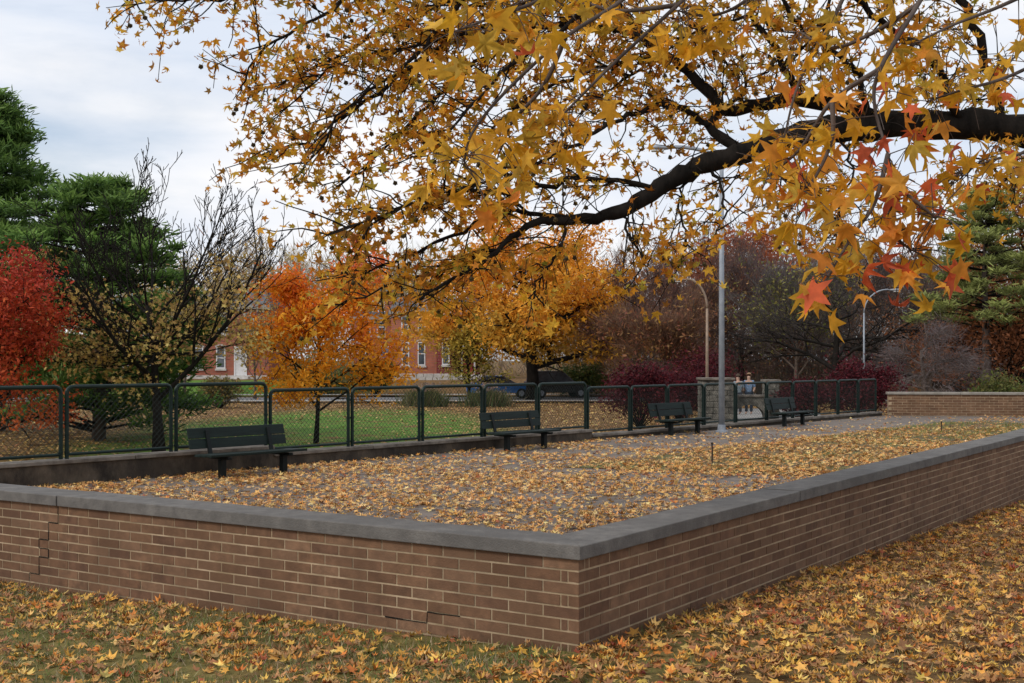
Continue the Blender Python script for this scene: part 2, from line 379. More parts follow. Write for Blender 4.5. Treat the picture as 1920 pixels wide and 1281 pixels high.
def crack(u_list, d, n, wd=.006):
    mb = MB()
    for (u0, z0), (u1, z1) in zip(u_list[:-1], u_list[1:]):
        a = C0+d*u0+n*.0035; b = C0+d*u1+n*.0035
        w = wd*random.uniform(.6, 1.5)
        if abs(u1-u0) > abs(z1-z0):
            vs = [(a[0],a[1],z0-w),(b[0],b[1],z1-w),(b[0],b[1],z1+w),(a[0],a[1],z0+w)]
        else:
            a1 = a+d*w; b1 = b+d*w; a2 = a-d*w; b2 = b-d*w
            vs = [(a2[0],a2[1],z0),(a1[0],a1[1],z0),(b1[0],b1[1],z1),(b2[0],b2[1],z1)]
        mb.add(vs, [(0,1,2,3)])
    return mb
dk = surf('dark_crack', (.006,.004,.003), (.012,.009,.007), 5, 1, 0, 5)
z = ZB; u = .275*19.5; pts = [(u, z)]
for i, du in enumerate([0,.1375,0,.1375,-.1375,.1375,0,.1375,0]):
    z -= HC; pts.append((u+random.uniform(-.004,.004), z+.006)); u += du; pts.append((u, z+.006))
rel(crack(pts, DL, NL, .0042).build('crack', dk), wallr)
zj = ZB-HC*6+.006
rel(crack([(.95,zj),(1.15,zj-.003),(1.235,zj),(1.24,zj-HC),(1.45,zj-HC),(1.62,zj-HC+.002)], DL, NL, .0038).build('crack', dk), wallr)

A2 = np.array([11.85, 36.9]); B2 = np.array([20.6, 35.7]); D2 = (B2-A2)/np.linalg.norm(B2-A2); N2 = np.array([D2[1], -D2[0]])
fw = thing('brick_wall', (A2[0], A2[1], 0), 'long low brick wall with pale coping closing the far end of the plaza', 'wall')
mb = MB(); brick_face(mb, A2, D2, N2, 8.8, .66, lambda x, y: -.02, 0); rel(mb.build('brickwork', M['brick'], None, col=True), fw)
mb = MB(); mb.obox(A2, D2, N2, .01, 8.75, -.3, -.004, -.9, .66); rel(mb.build('mortar', M['mortar']), fw)
mb = MB()
for k in range(4): mb.obox(A2, D2, N2, -.04+k*2.2, -.04+k*2.2+2.19, -.34, .04, .663, .74)
rel(mb.build('coping', M['capfar'], bevel=.01), fw)

# ------------------------------------------------------------------ low concrete wall and fence
lw = thing('concrete_wall', (FO[0], FO[1], 0), 'low stained concrete wall stepping down under the green fence', 'wall')
secs = [(-2.35, 3.36, .36), (3.36, 9.8, .24), (9.8, 21.15, .13)]
Lf = np.linalg.norm(FD)
for i, (a, b, zt) in enumerate(secs):
    mb = MB(); mb.obox(FO, FDn, FN, a*Lf, b*Lf-.002, -.14, .14, -1.1, zt-.06); rel(mb.build('wall_section', M['lowwall']), lw)
    mb = MB(); L_ = (b-a)*Lf; k = max(2, round(L_/2.4))
    for j in range(k): mb.obox(FO, FDn, FN, a*Lf+L_*j/k+.003, a*Lf+L_*(j+1)/k-.004, -.17, .175, zt-.058, zt+random.uniform(-.003,.003))
    rel(mb.build('coping', M['lowcap'], bevel=.01), lw)
pxs = [-1.9, -.66, .69, 2.02, 3.35, 4.68, 5.98, 7.27, 8.53, 9.79, 11.03, 12.17, 13.4, 14.56, 15.79, 16.9, 17.95, 19.03, 20.07, 21.06]
fen = thing('chain_link_fence', (FO[0], FO[1], .36), 'dark green chain link fence of framed panels with rounded corners above the low concrete wall', 'fence')
def W3(s, z, off=0): q = FO+FDn*s+FN*off; return (q[0], q[1], z)
for a, b in zip(pxs[:-1], pxs[1:]):
    zt = .36 if b <= 3.4 else (.24 if b <= 9.9 else .13); h = 1.01
    s0 = a*Lf+.045; s1 = b*Lf-.045; mb = MB(); rr = .09; r = .030
    path = [W3(s0, zt-.03), W3(s0, zt+h-rr)]
    for k in range(1, 6):
        an = PI/2*k/5; path.append(W3(s0+rr-rr*math.cos(an), zt+h-rr+rr*math.sin(an)))
    for k in range(0, 6):
        an = PI/2*k/5; path.append(W3(s1-rr+rr*math.sin(an), zt+h-rr+rr*math.cos(an)))
    path.append(W3(s1, zt-.03))
    mb.tube(path, r, 8); mb.tube([W3(s0, zt+.06), W3(s1, zt+.06)], .022, 8)
    for s in (s0, s1):
        for zz in (zt+.09, zt+.5, zt+h-.2): mb.tube([W3(s, zz-.015), W3(s, zz+.015)], .037, 8)
    fr = rel(mb.build('panel_frame', M['green'], smooth=False), fen)
    mb = MB(); w = s1-s0; H = h-.03; v0 = .06; sp = .085
    H2 = H-v0; c = -H2
    while c < w:
        u0 = max(0, c); ve = min(H2, w-c); vs = u0-c
        if ve-vs > .02: mb.tube([W3(s0+u0, zt+v0+vs, .004), W3(s0+c+ve, zt+v0+ve, .004)], .003, 3, False)
        if ve-vs > .02: mb.tube([W3(s1-u0, zt+v0+vs, -.004), W3(s1-c-ve, zt+v0+ve, -.004)], .003, 3, False)
        c += sp
    ch = mb.build('wire_mesh', M['wire']); ch.parent = fr

# ------------------------------------------------------------------ benches
def bench():
    t = thing('park_bench', (0,0,0), '', 'bench', 'green plank benches along the fence')
    mb = MB()
    for k in range(3):
        y0 = -.17+k*.145; mb.box(-.88, .88, y0, y0+.135, .325+k*.006, .362+k*.006)
    mb.build('seat', M['bench'], t, bevel=.006)
    mb = MB()
    for (z0, z1) in ((.43,.575),(.585,.735)):
        ya = -.235-(z0-.33)*.28; yb = -.235-(z1-.33)*.28
        mb.hexa([(-.88,ya-.036,z0),(.88,ya-.036,z0),(.88,ya,z0),(-.88,ya,z0),(-.88,yb-.036,z1),(.88,yb-.036,z1),(.88,yb,z1),(-.88,yb,z1)])
    mb.build('backrest', M['bench'], t, bevel=.006)
    for x in (-.56, .56):
        mb = MB(); mb.box(x-.045, x+.045, .02, .11, 0, .285); mb.box(x-.035, x+.035, -.2, .26, .285, .323)
        mb.tube([(x, .27, .30),(x, .27,.33)], .02, 6)
        mb.build('leg', M['bench2'], t, bevel=.004)
        mb = MB(); mb.hexa([(x-.03,-.235,.285),(x+.03,-.235,.285),(x+.03,-.195,.285),(x-.03,-.195,.285),(x-.03,-.335,.70),(x+.03,-.335,.70),(x+.03,-.312,.70),(x-.03,-.312,.70)])
        mb.build('back_support', M['bench2'], t)
    return t
BZ = math.atan2(FN[1], FN[0])-PI/2
b0 = bench(); b0['label'] = 'nearest dark green plank bench at the left, by the tallest fence panels'
b0.location = (-3.95, 17.75, 0); b0.rotation_euler = (0,0,BZ)
dup(b0, (.22, 22.85, 0), BZ+.01, 'second nearest dark green bench, standing left of the grey lamp post')
dup(b0, (4.0, 27.6, 0), BZ-.015, 'dark green bench right beside the foot of the grey lamp post')
dup(b0, (7.45, 31.3, 0), BZ+.05, 'farthest and smallest dark green bench, right of the grey lamp post')

# ------------------------------------------------------------------ lamps
def lamp(base, H, reach, sgn, label, mat, r0, arch=.9):
    t = thing('street_lamp', base, label, 'street lamp')
    mb = MB(); mb.tube([(0,0,0),(0,0,H*.5),(0,0,H-arch)], [r0, r0*.85, r0*.68], 12); mb.build('pole', mat, t, smooth=True)
    mb = MB(); mb.tube([(0,0,0),(0,0,.05),(0,0,.06),(0,0,.2)], [r0*2.1, r0*2.1, r0*1.35, r0*1.2], 12); mb.build('base_plate', mat, t)
    pts = []
    for k in range(9):
        a = PI/2*k/8; pts.append((sgn*reach*.82*(1-math.cos(a)), 0, H-arch+arch*math.sin(a)))
    pts.append((sgn*reach*.9, 0, H-.02))
    mb = MB(); mb.tube(pts, [r0*.62]*(len(pts)-1)+[r0*.4], 8); mb.build('arm', mat, t, smooth=True)
    mb = MB(); pr = [(0,.035),(.1,.07),(.3,.13),(.5,.12),(.6,.04)]
    vs = []; 
    for (u, w) in pr:
        for a in range(8):
            an = 2*PI*a/8; zz = math.sin(an)*w*.55; vs.append((sgn*(reach*.86+u), math.cos(an)*w, H-.02+zz))
    fs = [(i*8+a, i*8+(a+1)%8, (i+1)*8+(a+1)%8, (i+1)*8+a) for i in range(len(pr)-1) for a in range(8)]+[tuple(range(8)), tuple(32+a for a in range(8))]
    mb.add(vs, fs); hd = mb.build('lamp_head', mat, t, smooth=True)
    mb = MB(); mb.box(min(sgn*(reach*.86+.22), sgn*(reach*.86+.52)), max(sgn*(reach*.86+.22), sgn*(reach*.86+.52)), -.08, .08, H-.115, H-.06); g = mb.build('lamp_glass', M['lampglass'], bevel=.02); g.parent = hd
    return t
lamp((5.02,28.1,0), 6.85, 1.35, -1, 'tall grey steel street lamp standing on the plaza, arm reaching left', M['pole'], .075, .45)
lamp((7.98,48,-.8), 5.85, 1.0, -1, 'brown arched street lamp beyond the fence, lamp head pointing left', M['polebrown'], .07, 1.2)
lamp((16.5,55,-.8), 5.85, 1.35, 1, 'slim grey street lamp among the bare trees, head pointing right', M['pole'], .055, 1.1)

for (px, py, h, lab) in ((1335,870,.36,'thin dark metal stake standing in the middle of the leaf bed'),(1707,861,.13,'short dark stub stake just behind the right hand brick wall'),(1765,812,.28,'thin dark metal stake at the far grassy end of the bed')):
    Z = EYE*F/(py-HOR); q = P(px, py, Z)
    mb = MB(); mb.tube([(0,0,-.05),(.004,0,h*.6),(.0,.004,h)], [.015,.014,.014], 7); mb.tube([(0,.004,h-.03),(0,.004,h)], .021, 7)
    o = mb.build('metal_stake', M['rust']); o.location = tuple(q); tag(o, lab, 'stake')

# ------------------------------------------------------------------ tree machinery
def nrmz(v): return v/(np.linalg.norm(v)+1e-9)
def nrmz_rows(a): return a/(np.linalg.norm(a, axis=1, keepdims=True)+1e-9)
def grow(rng, p, d, L, r, lvl, Q, paths, anchors):
    n = Q['seg'][lvl]; pts = [p]; rad = [r]; d = nrmz(d)
    for i in range(n):
        d = nrmz(d+rng.normal(0, Q['wob'][lvl], 3)+np.array([0,0,Q['trop'][lvl]])); p = p+d*L/n; pts.append(p); rad.append(r*(1-(1-Q['tap'])*(i+1)/n))
    paths.append((lvl, pts, rad))
    mx = Q['max']
    if lvl < mx:
        k = Q['kids'][lvl]; st = Q['start'][lvl]
        for j in range(k):
            f = st+(1-st)*(j+rng.uniform(0,1))/k; f = min(f, .98); x = f*n; i = int(x); q = pts[i]+(pts[i+1]-pts[i])*(x-i); tg = nrmz(pts[i+1]-pts[i])
            a = nrmz(np.cross(tg, rng.normal(size=3))); an = math.radians(Q['ang'][lvl])*rng.uniform(.7,1.25)
            if lvl == 0:
                az = j*2.4+rng.uniform(-.4,.4); a = np.array([math.cos(az), math.sin(az), 0])
            dd = nrmz(tg*math.cos(an)+a*math.sin(an))
            grow(rng, q, dd, L*Q['ratio'][lvl]*(1-Q.get('con',.45)*f)*rng.uniform(.75,1.2), (rad[i]*(1-(x-i))+rad[i+1]*(x-i))*Q.get('rr',.58), lvl+1, Q, paths, anchors)
    if lvl >= mx-1: anchors.extend(pts[len(pts)//2:])
def make_tree(name, label, cat, base, H, W, seed, bark, Q, leafN=0, lsize=.15, colfn=None, tmpl=None, jit=.25, group=None, r0=.15, twigN=0, twigL=.5, twigcol=(.12,.09,.07), lean=(0,0), lmat=None, minr=.006, lowcut=None, hang=0):
    rng = np.random.default_rng(seed); paths = []; anchors = []
    t = thing(name, base, label, cat, group)
    grow(rng, np.zeros(3), np.array([lean[0],lean[1],1.]), 1.0, 1.0, 0, Q, paths, anchors)
    A = np.array(anchors); ex = np.percentile(np.abs(A[:,:2]-A[:,:2].mean(0)), 97); ez = A[:,2].max()
    S = np.array([W/2/ex, W/2/ex, H/ez])
    mt = MB(); ml = MB()
    for lvl, pts, rad in paths:
        pp = [p*S for p in pts]; rd = [max(minr, r0*r) for r in rad]
        if lvl == 0:
            pp[0] = pp[0]-np.array([0,0,.15]); rd[0] *= 1.35
            mt.tube(pp, rd, 9)
        else: ml.tube(pp, rd, 5 if lvl == 1 else (4 if lvl == 2 else 3), False)
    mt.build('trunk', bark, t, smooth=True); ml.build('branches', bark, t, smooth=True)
    A = A*S
    if leafN:
        i = rng.integers(0, len(A), leafN); pts = A[i]+rng.normal(0, jit, (leafN,3))*np.array([1,1,.75])
        if lowcut: pts = pts[pts[:,2] > lowcut]
        n = len(pts); rel_ = np.clip((pts[:,2]-pts[:,2].min())/(pts[:,2].max()-pts[:,2].min()), 0, 1)
        cols = colfn(n, rel_, pts); nr = rng.normal(size=(n,3))+np.array([0,0,.5])
        cloud('crown', pts, nr, lsize*rng.uniform(.6,1.3,n), cols, tmpl or T_QUAD, lmat or M['far'], t)
    if twigN:
        i = rng.integers(0, len(A), twigN); pts = A[i]+rng.normal(0, jit*.6, (twigN,3)); ctr = np.array([0,0,H*.35])
        d = nrmz_rows(pts-ctr)+rng.normal(0,.45,(twigN,3))+np.array([0,0,.35-hang])
        cloud('twigs', pts, d, twigL*rng.uniform(.5,1.3,twigN), pick(twigN,[twigcol, tuple(c*.7 for c in twigcol), tuple(c*1.3 for c in twigcol)]), T_TWIG, M['far'], t, dirs=d)
    return t
Q_round = dict(max=3, seg=[6,5,4,3], wob=[.05,.12,.18,.2], trop=[0.02,.06,.03,0], kids=[11,7,5], start=[.25,.2,.15], ang=[62,50,50], ratio=[.72,.55,.5], tap=.4)
Q_full = dict(Q_round, kids=[17,8,5], start=[.18,.15,.15], ang=[66,52,50], con=.4)
Q_up = dict(max=4, seg=[5,7,5,4,3], wob=[.03,.07,.1,.12,.15], trop=[0,.11,.12,.10,.08], kids=[9,7,5,3], start=[.32,.2,.15,.2], ang=[48,38,38,36], ratio=[1.15,.55,.5,.5], tap=.3, con=.3)
Q_bold = dict(Q_up, kids=[11,7,5,3], ang=[54,34,34,34], wob=[.03,.05,.07,.1,.12], trop=[0,.09,.12,.10,.08], rr=.68)
Q_spread = dict(max=3, seg=[4,7,5,4], wob=[.08,.16,.2,.22], trop=[0,.02,.03,.02], kids=[9,8,6], start=[.3,.2,.15], ang=[66,50,48], ratio=[1.0,.55,.5], tap=.35)
def grad(stops, var=.2, clump=.08, cs=1.5):
    S_ = [s[0] for s in stops]; Cc = np.array([s[1] for s in stops])
    def f(n, h, pts):
        h2 = np.clip(h+RNG.normal(0,.12,n)+clump*sn(pts[:,0],pts[:,2],cs)+clump*.7*sn(pts[:,1],pts[:,2],cs*1.4,2), 0, 1)
        c = np.stack([np.interp(h2, S_, Cc[:,k]) for k in range(3)], 1)
        return np.clip(c*RNG.uniform(1-var,1+var,(n,1)), 0, 1)
    return f
def onlawn(px, py): Z = (EYE+.8)*F/(py-HOR); q = P(px, py, Z); return (q[0], q[1], float(ground_z(q[0], q[1])))
make_tree('maple_tree', 'young maple with vivid orange crown reddening at the top, beyond the fence', 'tree', onlawn(592,832), 6.1, 4.1, 3, M['bark'], dict(Q_full, kids=[14,7,5]), 15000, .078,
    grad([(0,(.88,.40,.03)),(.45,(.92,.36,.02)),(.75,(.90,.27,.03)),(1,(.84,.19,.05))], .25, .3, 1.3), T_OVAL, .21, r0=.075, lowcut=1.1)
make_tree('maple_tree', 'crimson red leaved tree cut by the left edge', 'tree', onlawn(-12, 862), 5.6, 3.4, 12, M['bark'], Q_full, 15000, .065,
    grad([(0,(.60,.14,.03)),(.4,(.52,.075,.025)),(1,(.44,.05,.03))], .3, .25), T_OVAL, .24, r0=.08, lowcut=.8)
b = onlawn(298, 850)
def resid(n, h, pts): return pick(n, [(.62,.42,.11),(.68,.50,.16),(.46,.29,.09),(.32,.19,.07)], var=.2)
t3 = make_tree('sweetgum_tree', 'nearly bare tree with long upright branches and tan leaves low down', 'tree', b, 8.8, 6.8, 27, M['bark'], Q_bold, 0, r0=.155, minr=.010, lean=(-.08,0))
rng = np.random.default_rng(4)
ctrs = [P(p[0],p[1],32.0+rng.uniform(-1.5,1.5))-np.array(b) for p in ((130,640),(190,600),(230,680),(160,560),(270,610),(330,620),(390,600),(440,560),(370,660),(470,640),(100,600),(250,720),(420,500),(60,490),(310,560),(210,640),(150,690),(430,620),(290,660),(350,580),(180,660),(120,660))]
pts = np.concatenate([c+rng.normal(0,.42,(150,3))*np.array([1.1,1.2,.5]) for c in ctrs]); n = len(pts)
cloud('crown', pts, rng.normal(size=(n,3)), .078*rng.uniform(.6,1.3,n), resid(n,None,pts), T_LO, M['far'], t3)
mb = MB()
for c in ctrs:
    s = np.array([0,0,rng.uniform(2.6,3.2)]); m1 = (s+c)/2+np.array([0,0,-.1]); mb.tube([s, m1, c], [.035,.02,.008], 5, False)
    for k in range(14): 
        e = c+rng.normal(0,.5,3)*np.array([1.1,1.1,.6]); mb.tube([m1+(c-m1)*rng.uniform(0,1), e], [.008,.005], 3, False)
mb.build('side_branches', M['bark'], t3)
make_tree('oak_tree', 'broad golden orange tree on the far lawn with a thick dark trunk', 'tree', onlawn(1000, 752), 11.6, 11.8, 31, M['bark'], dict(Q_full, ang=[72,52,50], start=[.24,.15,.15]), 30000, .15,
    grad([(0,(.56,.34,.05)),(.3,(.84,.40,.04)),(.7,(.86,.36,.035)),(1,(.80,.38,.05))], .25, .25, .7), T_OVAL, .55, r0=.42, lowcut=2.3)
make_tree('small_tree', 'small yellow green tree in front of the dark red house', 'tree', ((880-960)/F*72, 72, -.8), 5.0, 2.9, 41, M['bark'], Q_full, 3000, .11, grad([(0,(.30,.27,.05)),(1,(.6,.42,.06))]), T_OVAL, .28, r0=.12, lowcut=.8)
make_tree('small_tree', 'thin yellow tree in front of the brick house at the left', 'tree', ((478-960)/F*76, 76, -.8), 6.4, 3.4, 43, M['twig'], Q_up, 1500, .10, grad([(0,(.42,.32,.08)),(1,(.55,.38,.10))]), T_OVAL, .3, r0=.1, twigN=900, twigL=.5, twigcol=(.2,.15,.1))
make_tree('small_tree', 'thin tan tree left of the brick house facade, behind the nearly bare tree', 'tree', ((345-960)/F*80, 80, -.8), 10.0, 7.0, 44, M['twig'], Q_up, 3600, .12, grad([(0,(.42,.31,.10)),(1,(.56,.42,.16))]), T_OVAL, .4, r0=.12, twigN=3500, twigL=.6, twigcol=(.24,.18,.13), lowcut=3)
make_tree('small_tree', 'pale twiggy tree rising over the slate roof right of the nearly bare tree', 'tree', ((500-960)/F*104, 104, .2), 12.8, 9.0, 45, M['twig'], Q_up, 2800, .15, grad([(0,(.5,.36,.14)),(1,(.55,.42,.18))]), T_OVAL, .4, r0=.14, twigN=5500, twigL=.8, twigcol=(.28,.21,.16))
make_tree('small_tree', 'tan twiggy tree rising behind the houses right of the orange maple', 'tree', ((720-960)/F*108, 108, .2), 11.5, 9.0, 46, M['twig'], Q_up, 3200, .15, grad([(0,(.45,.34,.10)),(1,(.62,.44,.14))]), T_OVAL, .45, r0=.15, twigN=4500, twigL=.8, twigcol=(.24,.18,.13))
make_tree('small_tree', 'orange brown tree under the right side of the golden tree', 'tree', ((1130-960)/F*84, 84, -.8), 7.0, 5.4, 47, M['twig'], Q_full, 5000, .14, grad([(0,(.34,.20,.06)),(1,(.52,.26,.06))]), T_OVAL, .45, r0=.14, twigN=1500, twigL=.5, lowcut=.8)

# pines
T_NEED2 = (np.array([(-.13,-1,0),(.13,-1,0),(.2,.2,.1),(0,1,0),(-.2,.2,.1)]), [(0,1,2,3,4)])
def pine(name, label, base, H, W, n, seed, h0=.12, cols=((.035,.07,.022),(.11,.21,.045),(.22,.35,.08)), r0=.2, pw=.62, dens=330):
    rng = np.random.default_rng(seed); t = thing(name, base, label, 'tree')
    mb = MB(); mb.tube([(0,0,-.15),(.05,0,H*.3),(-.05,.05,H*.6),(.02,0,H*.93)], [r0*1.3,r0,r0*.6,.03], 10); mb.build('trunk', M['greybark'], t, smooth=True)
    pads = []
    for i in range(n):
        h = h0+(1-h0)*(i+rng.uniform(0,1))/n; R = W/2*min(1, (1.02-h)**pw*1.35)*rng.uniform(.3,1.1); az = i*2.4+rng.uniform(-.5,.5)
        pads.append((R*math.cos(az), R*math.sin(az), h*H+rng.uniform(-.3,.3), rng.uniform(.25,.72)*(1.15-.35*h)*W/6.5))
    mb = MB(); P_, C_, D_ = [], [], []
    for (x, y, z, s) in pads:
        mb.tube([(0,0,z-.35*math.hypot(x,y)*.5),(x*.5,y*.5,z-.18),(x,y,z-.05)], [.05,.035,.015], 4, False)
        k = int(dens*s)+40; q = rng.normal(0,1,(k,3)); q = nrmz_rows(q)*(rng.uniform(0,1,(k,1))**.6)*np.array([s*1.4,s*1.4,s*.45])
        q += rng.normal(0,.08,(k,3))
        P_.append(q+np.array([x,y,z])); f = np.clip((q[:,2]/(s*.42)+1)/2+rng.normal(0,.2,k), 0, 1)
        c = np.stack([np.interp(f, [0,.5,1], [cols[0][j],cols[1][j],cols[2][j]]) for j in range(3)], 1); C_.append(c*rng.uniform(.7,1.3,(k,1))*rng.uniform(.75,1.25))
        d = nrmz_rows(q*np.array([1,1,.5])+1e-6)+rng.normal(0,.5,(k,3))+np.array([0,0,.45]); D_.append(d)
    mb.build('branches', M['bark'], t)
    P_ = np.concatenate(P_); n_ = len(P_); D_ = np.concatenate(D_)
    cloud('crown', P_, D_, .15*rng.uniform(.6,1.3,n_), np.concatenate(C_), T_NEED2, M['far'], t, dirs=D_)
    return t
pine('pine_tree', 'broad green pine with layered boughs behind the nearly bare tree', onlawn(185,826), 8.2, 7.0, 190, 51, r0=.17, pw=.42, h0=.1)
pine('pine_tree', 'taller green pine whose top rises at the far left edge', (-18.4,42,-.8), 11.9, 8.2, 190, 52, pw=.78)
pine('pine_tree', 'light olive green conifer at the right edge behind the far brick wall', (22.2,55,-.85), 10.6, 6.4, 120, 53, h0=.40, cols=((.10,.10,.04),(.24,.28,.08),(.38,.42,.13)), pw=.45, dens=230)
make_tree('cypress_tree', 'rust brown leaved tree behind the olive green conifer at the right edge', 'tree', (27.0,62,-.85), 13.4, 9.2, 61, M['bark'], Q_full, 15000, .14, grad([(0,(.26,.09,.035)),(.5,(.30,.12,.045)),(1,(.34,.16,.06))], .25, .2, .8), T_OVAL, .5, r0=.3)
make_tree('cypress_tree', 'low rusty orange tree at the right edge under the olive green conifer', 'tree', (23.6,57,-.85), 5.6, 6.0, 62, M['bark'], Q_full, 8000, .10, grad([(0,(.24,.085,.035)),(1,(.30,.115,.045))], .25, .2, .9), T_OVAL, .35, r0=.16)

RB = (.18,.105,.085); GB = (.14,.12,.115)
make_tree('bare_tree', 'dark spreading bare tree with crooked limbs behind the burgundy shrubs', 'tree', (16.6,60,-.85), 7.2, 9.5, 71, M['bark'], Q_spread, 0, r0=.26, twigN=3500, twigL=.6, twigcol=(.06,.05,.045), jit=.4, minr=.014)
make_tree('bare_tree', 'grey weeping bare tree above the far brick wall', 'tree', (17.8,50,-.85), 4.2, 5.0, 72, M['greybark'], dict(Q_spread, trop=[0,-.02,-.08,-.1]), 0, r0=.14, twigN=6000, twigL=.5, twigcol=(.17,.135,.13), jit=.3, minr=.009, hang=.9)
bg = [(1190,72,9.0,6.5,RB),(1265,78,10.4,7,RB),(1330,82,11.0,8,RB),(1240,66,6.2,5,(.2,.11,.07)),(1425,80,10.4,7.5,(.15,.105,.10)),(1490,74,9.6,7,GB),(1600,84,10.4,8,GB),(1690,78,9.6,7.5,(.15,.115,.105)),(1750,84,10.0,8,GB),(1560,92,11.5,9,(.19,.13,.11)),(1820,72,8.6,8,(.19,.115,.09))]
labs = ['reddish bare tree just right of the golden tree','taller reddish brown bare tree left of the brown arched lamp','reddish bare tree standing behind the brown arched lamp','low coppery twiggy tree in front of the reddish bare trees','purplish bare tree right of the grey lamp post','grey green bare tree left of the dark spreading tree','grey twiggy tree rising behind the slim right hand lamp','brownish bare tree behind the grey weeping tree','grey bare tree far back at the right, left of the olive green conifer','tall brown tree farthest back, above the dark spreading bare tree','rusty twiggy tree filling the gap below the olive green conifer']
for k, ((px, Z, H, W, c), lab) in enumerate(zip(bg, labs)):
    make_tree('bare_tree', lab, 'tree', ((px-960)/F*Z, Z, -.85), H, W, 80+k, M['twig'], Q_up if k % 2 else Q_spread, 3200 if k in (1,3,5,9,10) else 1400, .12,
        (lambda n, h, p: pick(n, [(.36,.16,.07),(.38,.22,.09),(.27,.10,.06)])) if k != 5 else (lambda n, h, p: pick(n, [(.22,.23,.06),(.33,.29,.08)])), T_OVAL, .4, r0=.16, twigN=8500, twigL=.85, twigcol=c, minr=.014)
make_tree('russet_tree', 'russet leaved tree rising above the reddish bare trees behind the grey lamp', 'tree', ((1390-960)/F*88, 88, -.85), 12.3, 9, 95, M['bark'], Q_round, 6500, .2, grad([(0,(.24,.09,.05)),(.5,(.40,.12,.05)),(1,(.48,.15,.06))]), T_OVAL, .5, r0=.25)

def shrub(px, Z, W, H, label, pal, n=5200, name='barberry_shrub', ls=.06):
    x = (px-960)/F*Z; rng = np.random.default_rng(int(px)); t = thing(name, (x, Z, float(ground_z(x,Z))), label, 'shrub')
    mb = MB(); P_ = []
    for k in range(42):
        az = rng.uniform(0,2*PI); el = rng.uniform(.15,1.0); R = np.array([W/2*math.cos(az)*math.cos(el*1.3)*1.0, W/2*.8*math.sin(az)*math.cos(el*1.3), H*(.35+.62*math.sin(el*1.45))])*rng.uniform(.62,1.03)
        mb.tube([(0,0,0), R*.5+rng.normal(0,.06,3), R], [.02,.012,.005], 4, False)
        m = n//42; q = R+rng.normal(0,1,(m,3))*np.array([.26,.26,.2])*W/3; P_.append(q)
    q = rng.normal(0,1,(n//3,3)); q = nrmz_rows(q)*np.array([W*.42,W*.36,H*.42])*rng.uniform(.3,1,(n//3,1)); q[:,2] += H*.48; P_.append(q)
    mb.build('stems', M['bark'], t); P_ = np.concatenate(P_); P_ = P_[P_[:,2] > .04]; m = len(P_)
    cloud('crown', P_, rng.normal(size=(m,3))+np.array([0,0,.6]), ls*rng.uniform(.6,1.4,m), pick(m, pal, var=.35), T_OVAL, M['far'], t)
bur = [(.07,.008,.014),(.11,.013,.022),(.05,.006,.011),(.16,.023,.03)]
shrub(1200, 43, 2.9, 2.4, 'deep burgundy shrub pressing against the fence left of the stone bridge', bur)
shrub(1320, 53, 3.8, 2.9, 'burgundy shrub rising behind the stone bridge pier', bur)
shrub(1275, 47, 2.4, 2.0, 'lower burgundy shrub between the larger one and the bridge pier', bur)
shrub(1505, 46, 2.2, 1.75, 'low burgundy shrub behind the farthest bench', bur)
shrub(1615, 46, 3.1, 2.55, 'rounded burgundy shrub left of the far brick wall', bur, 6500)
shrub(705, 82, 2.6, 2.6, 'green leafy shrub between the orange maple and the brick house', [(.07,.13,.03),(.15,.20,.05),(.05,.08,.02)], 2600, 'green_shrub', .13)
shrub(415, 62, 2.4, 1.5, 'olive shrub on the lawn behind the fence left of the maple', [(.18,.15,.04),(.28,.2,.06),(.12,.11,.04)], 2500, 'olive_shrub', .08)
shrub(1090, 82, 5.0, 2.0, 'green shrub under the right side of the golden tree', [(.07,.11,.03),(.17,.17,.04)], 2500, 'green_shrub', .13)
shrub(1870, 48, 3.4, 1.8, 'dull green shrub behind the far brick wall at the right', [(.10,.12,.03),(.18,.17,.05)], 3500, 'green_shrub', .07)
shrub(590, 84, 6.0, 2.2, 'tan hedge shrub across the road behind the orange maple trunk', [(.25,.2,.07),(.16,.17,.05)], 3000, 'tan_shrub', .13)

for px, lab in ((797,'clump of tall ornamental grass left of the small yellow tree'),(915,'clump of tall ornamental grass near the blue car')):
    Z = 64; x = (px-960)/F*Z; t = thing('ornamental_grass', (x,Z,float(ground_z(x,Z))), lab, 'plant')
    n = 2000; rng = np.random.default_rng(px); a = rng.uniform(0,2*PI,n); d = np.stack([np.cos(a)*rng.uniform(0,.9,n), np.sin(a)*rng.uniform(0,.9,n), np.ones(n)], 1)
    p = np.stack([rng.normal(0,.5,n), rng.normal(0,.4,n), np.zeros(n)], 1)
    cloud('blades', p, d, rng.uniform(.5,1.15,n), pick(n, [(.10,.13,.04),(.16,.16,.06),(.24,.19,.1),(.07,.10,.03)]), (np.array([(-.022,0,0),(.022,0,0),(.016,.6,.05),(0,1,.25),(-.016,.6,.05)]), [(0,1,2,4),(4,2,3)]), M['far'], t, dirs=d)
    n = 220; a = rng.uniform(0,2*PI,n); p = np.stack([np.cos(a)*rng.uniform(0,1.0,n), np.sin(a)*rng.uniform(0,1.0,n), rng.uniform(.8,1.3,n)], 1)
    cloud('plumes', p, rng.normal(size=(n,3)), .08, pick(n, [(.35,.25,.2),(.26,.19,.14)]), T_OVAL, M['far'], t)

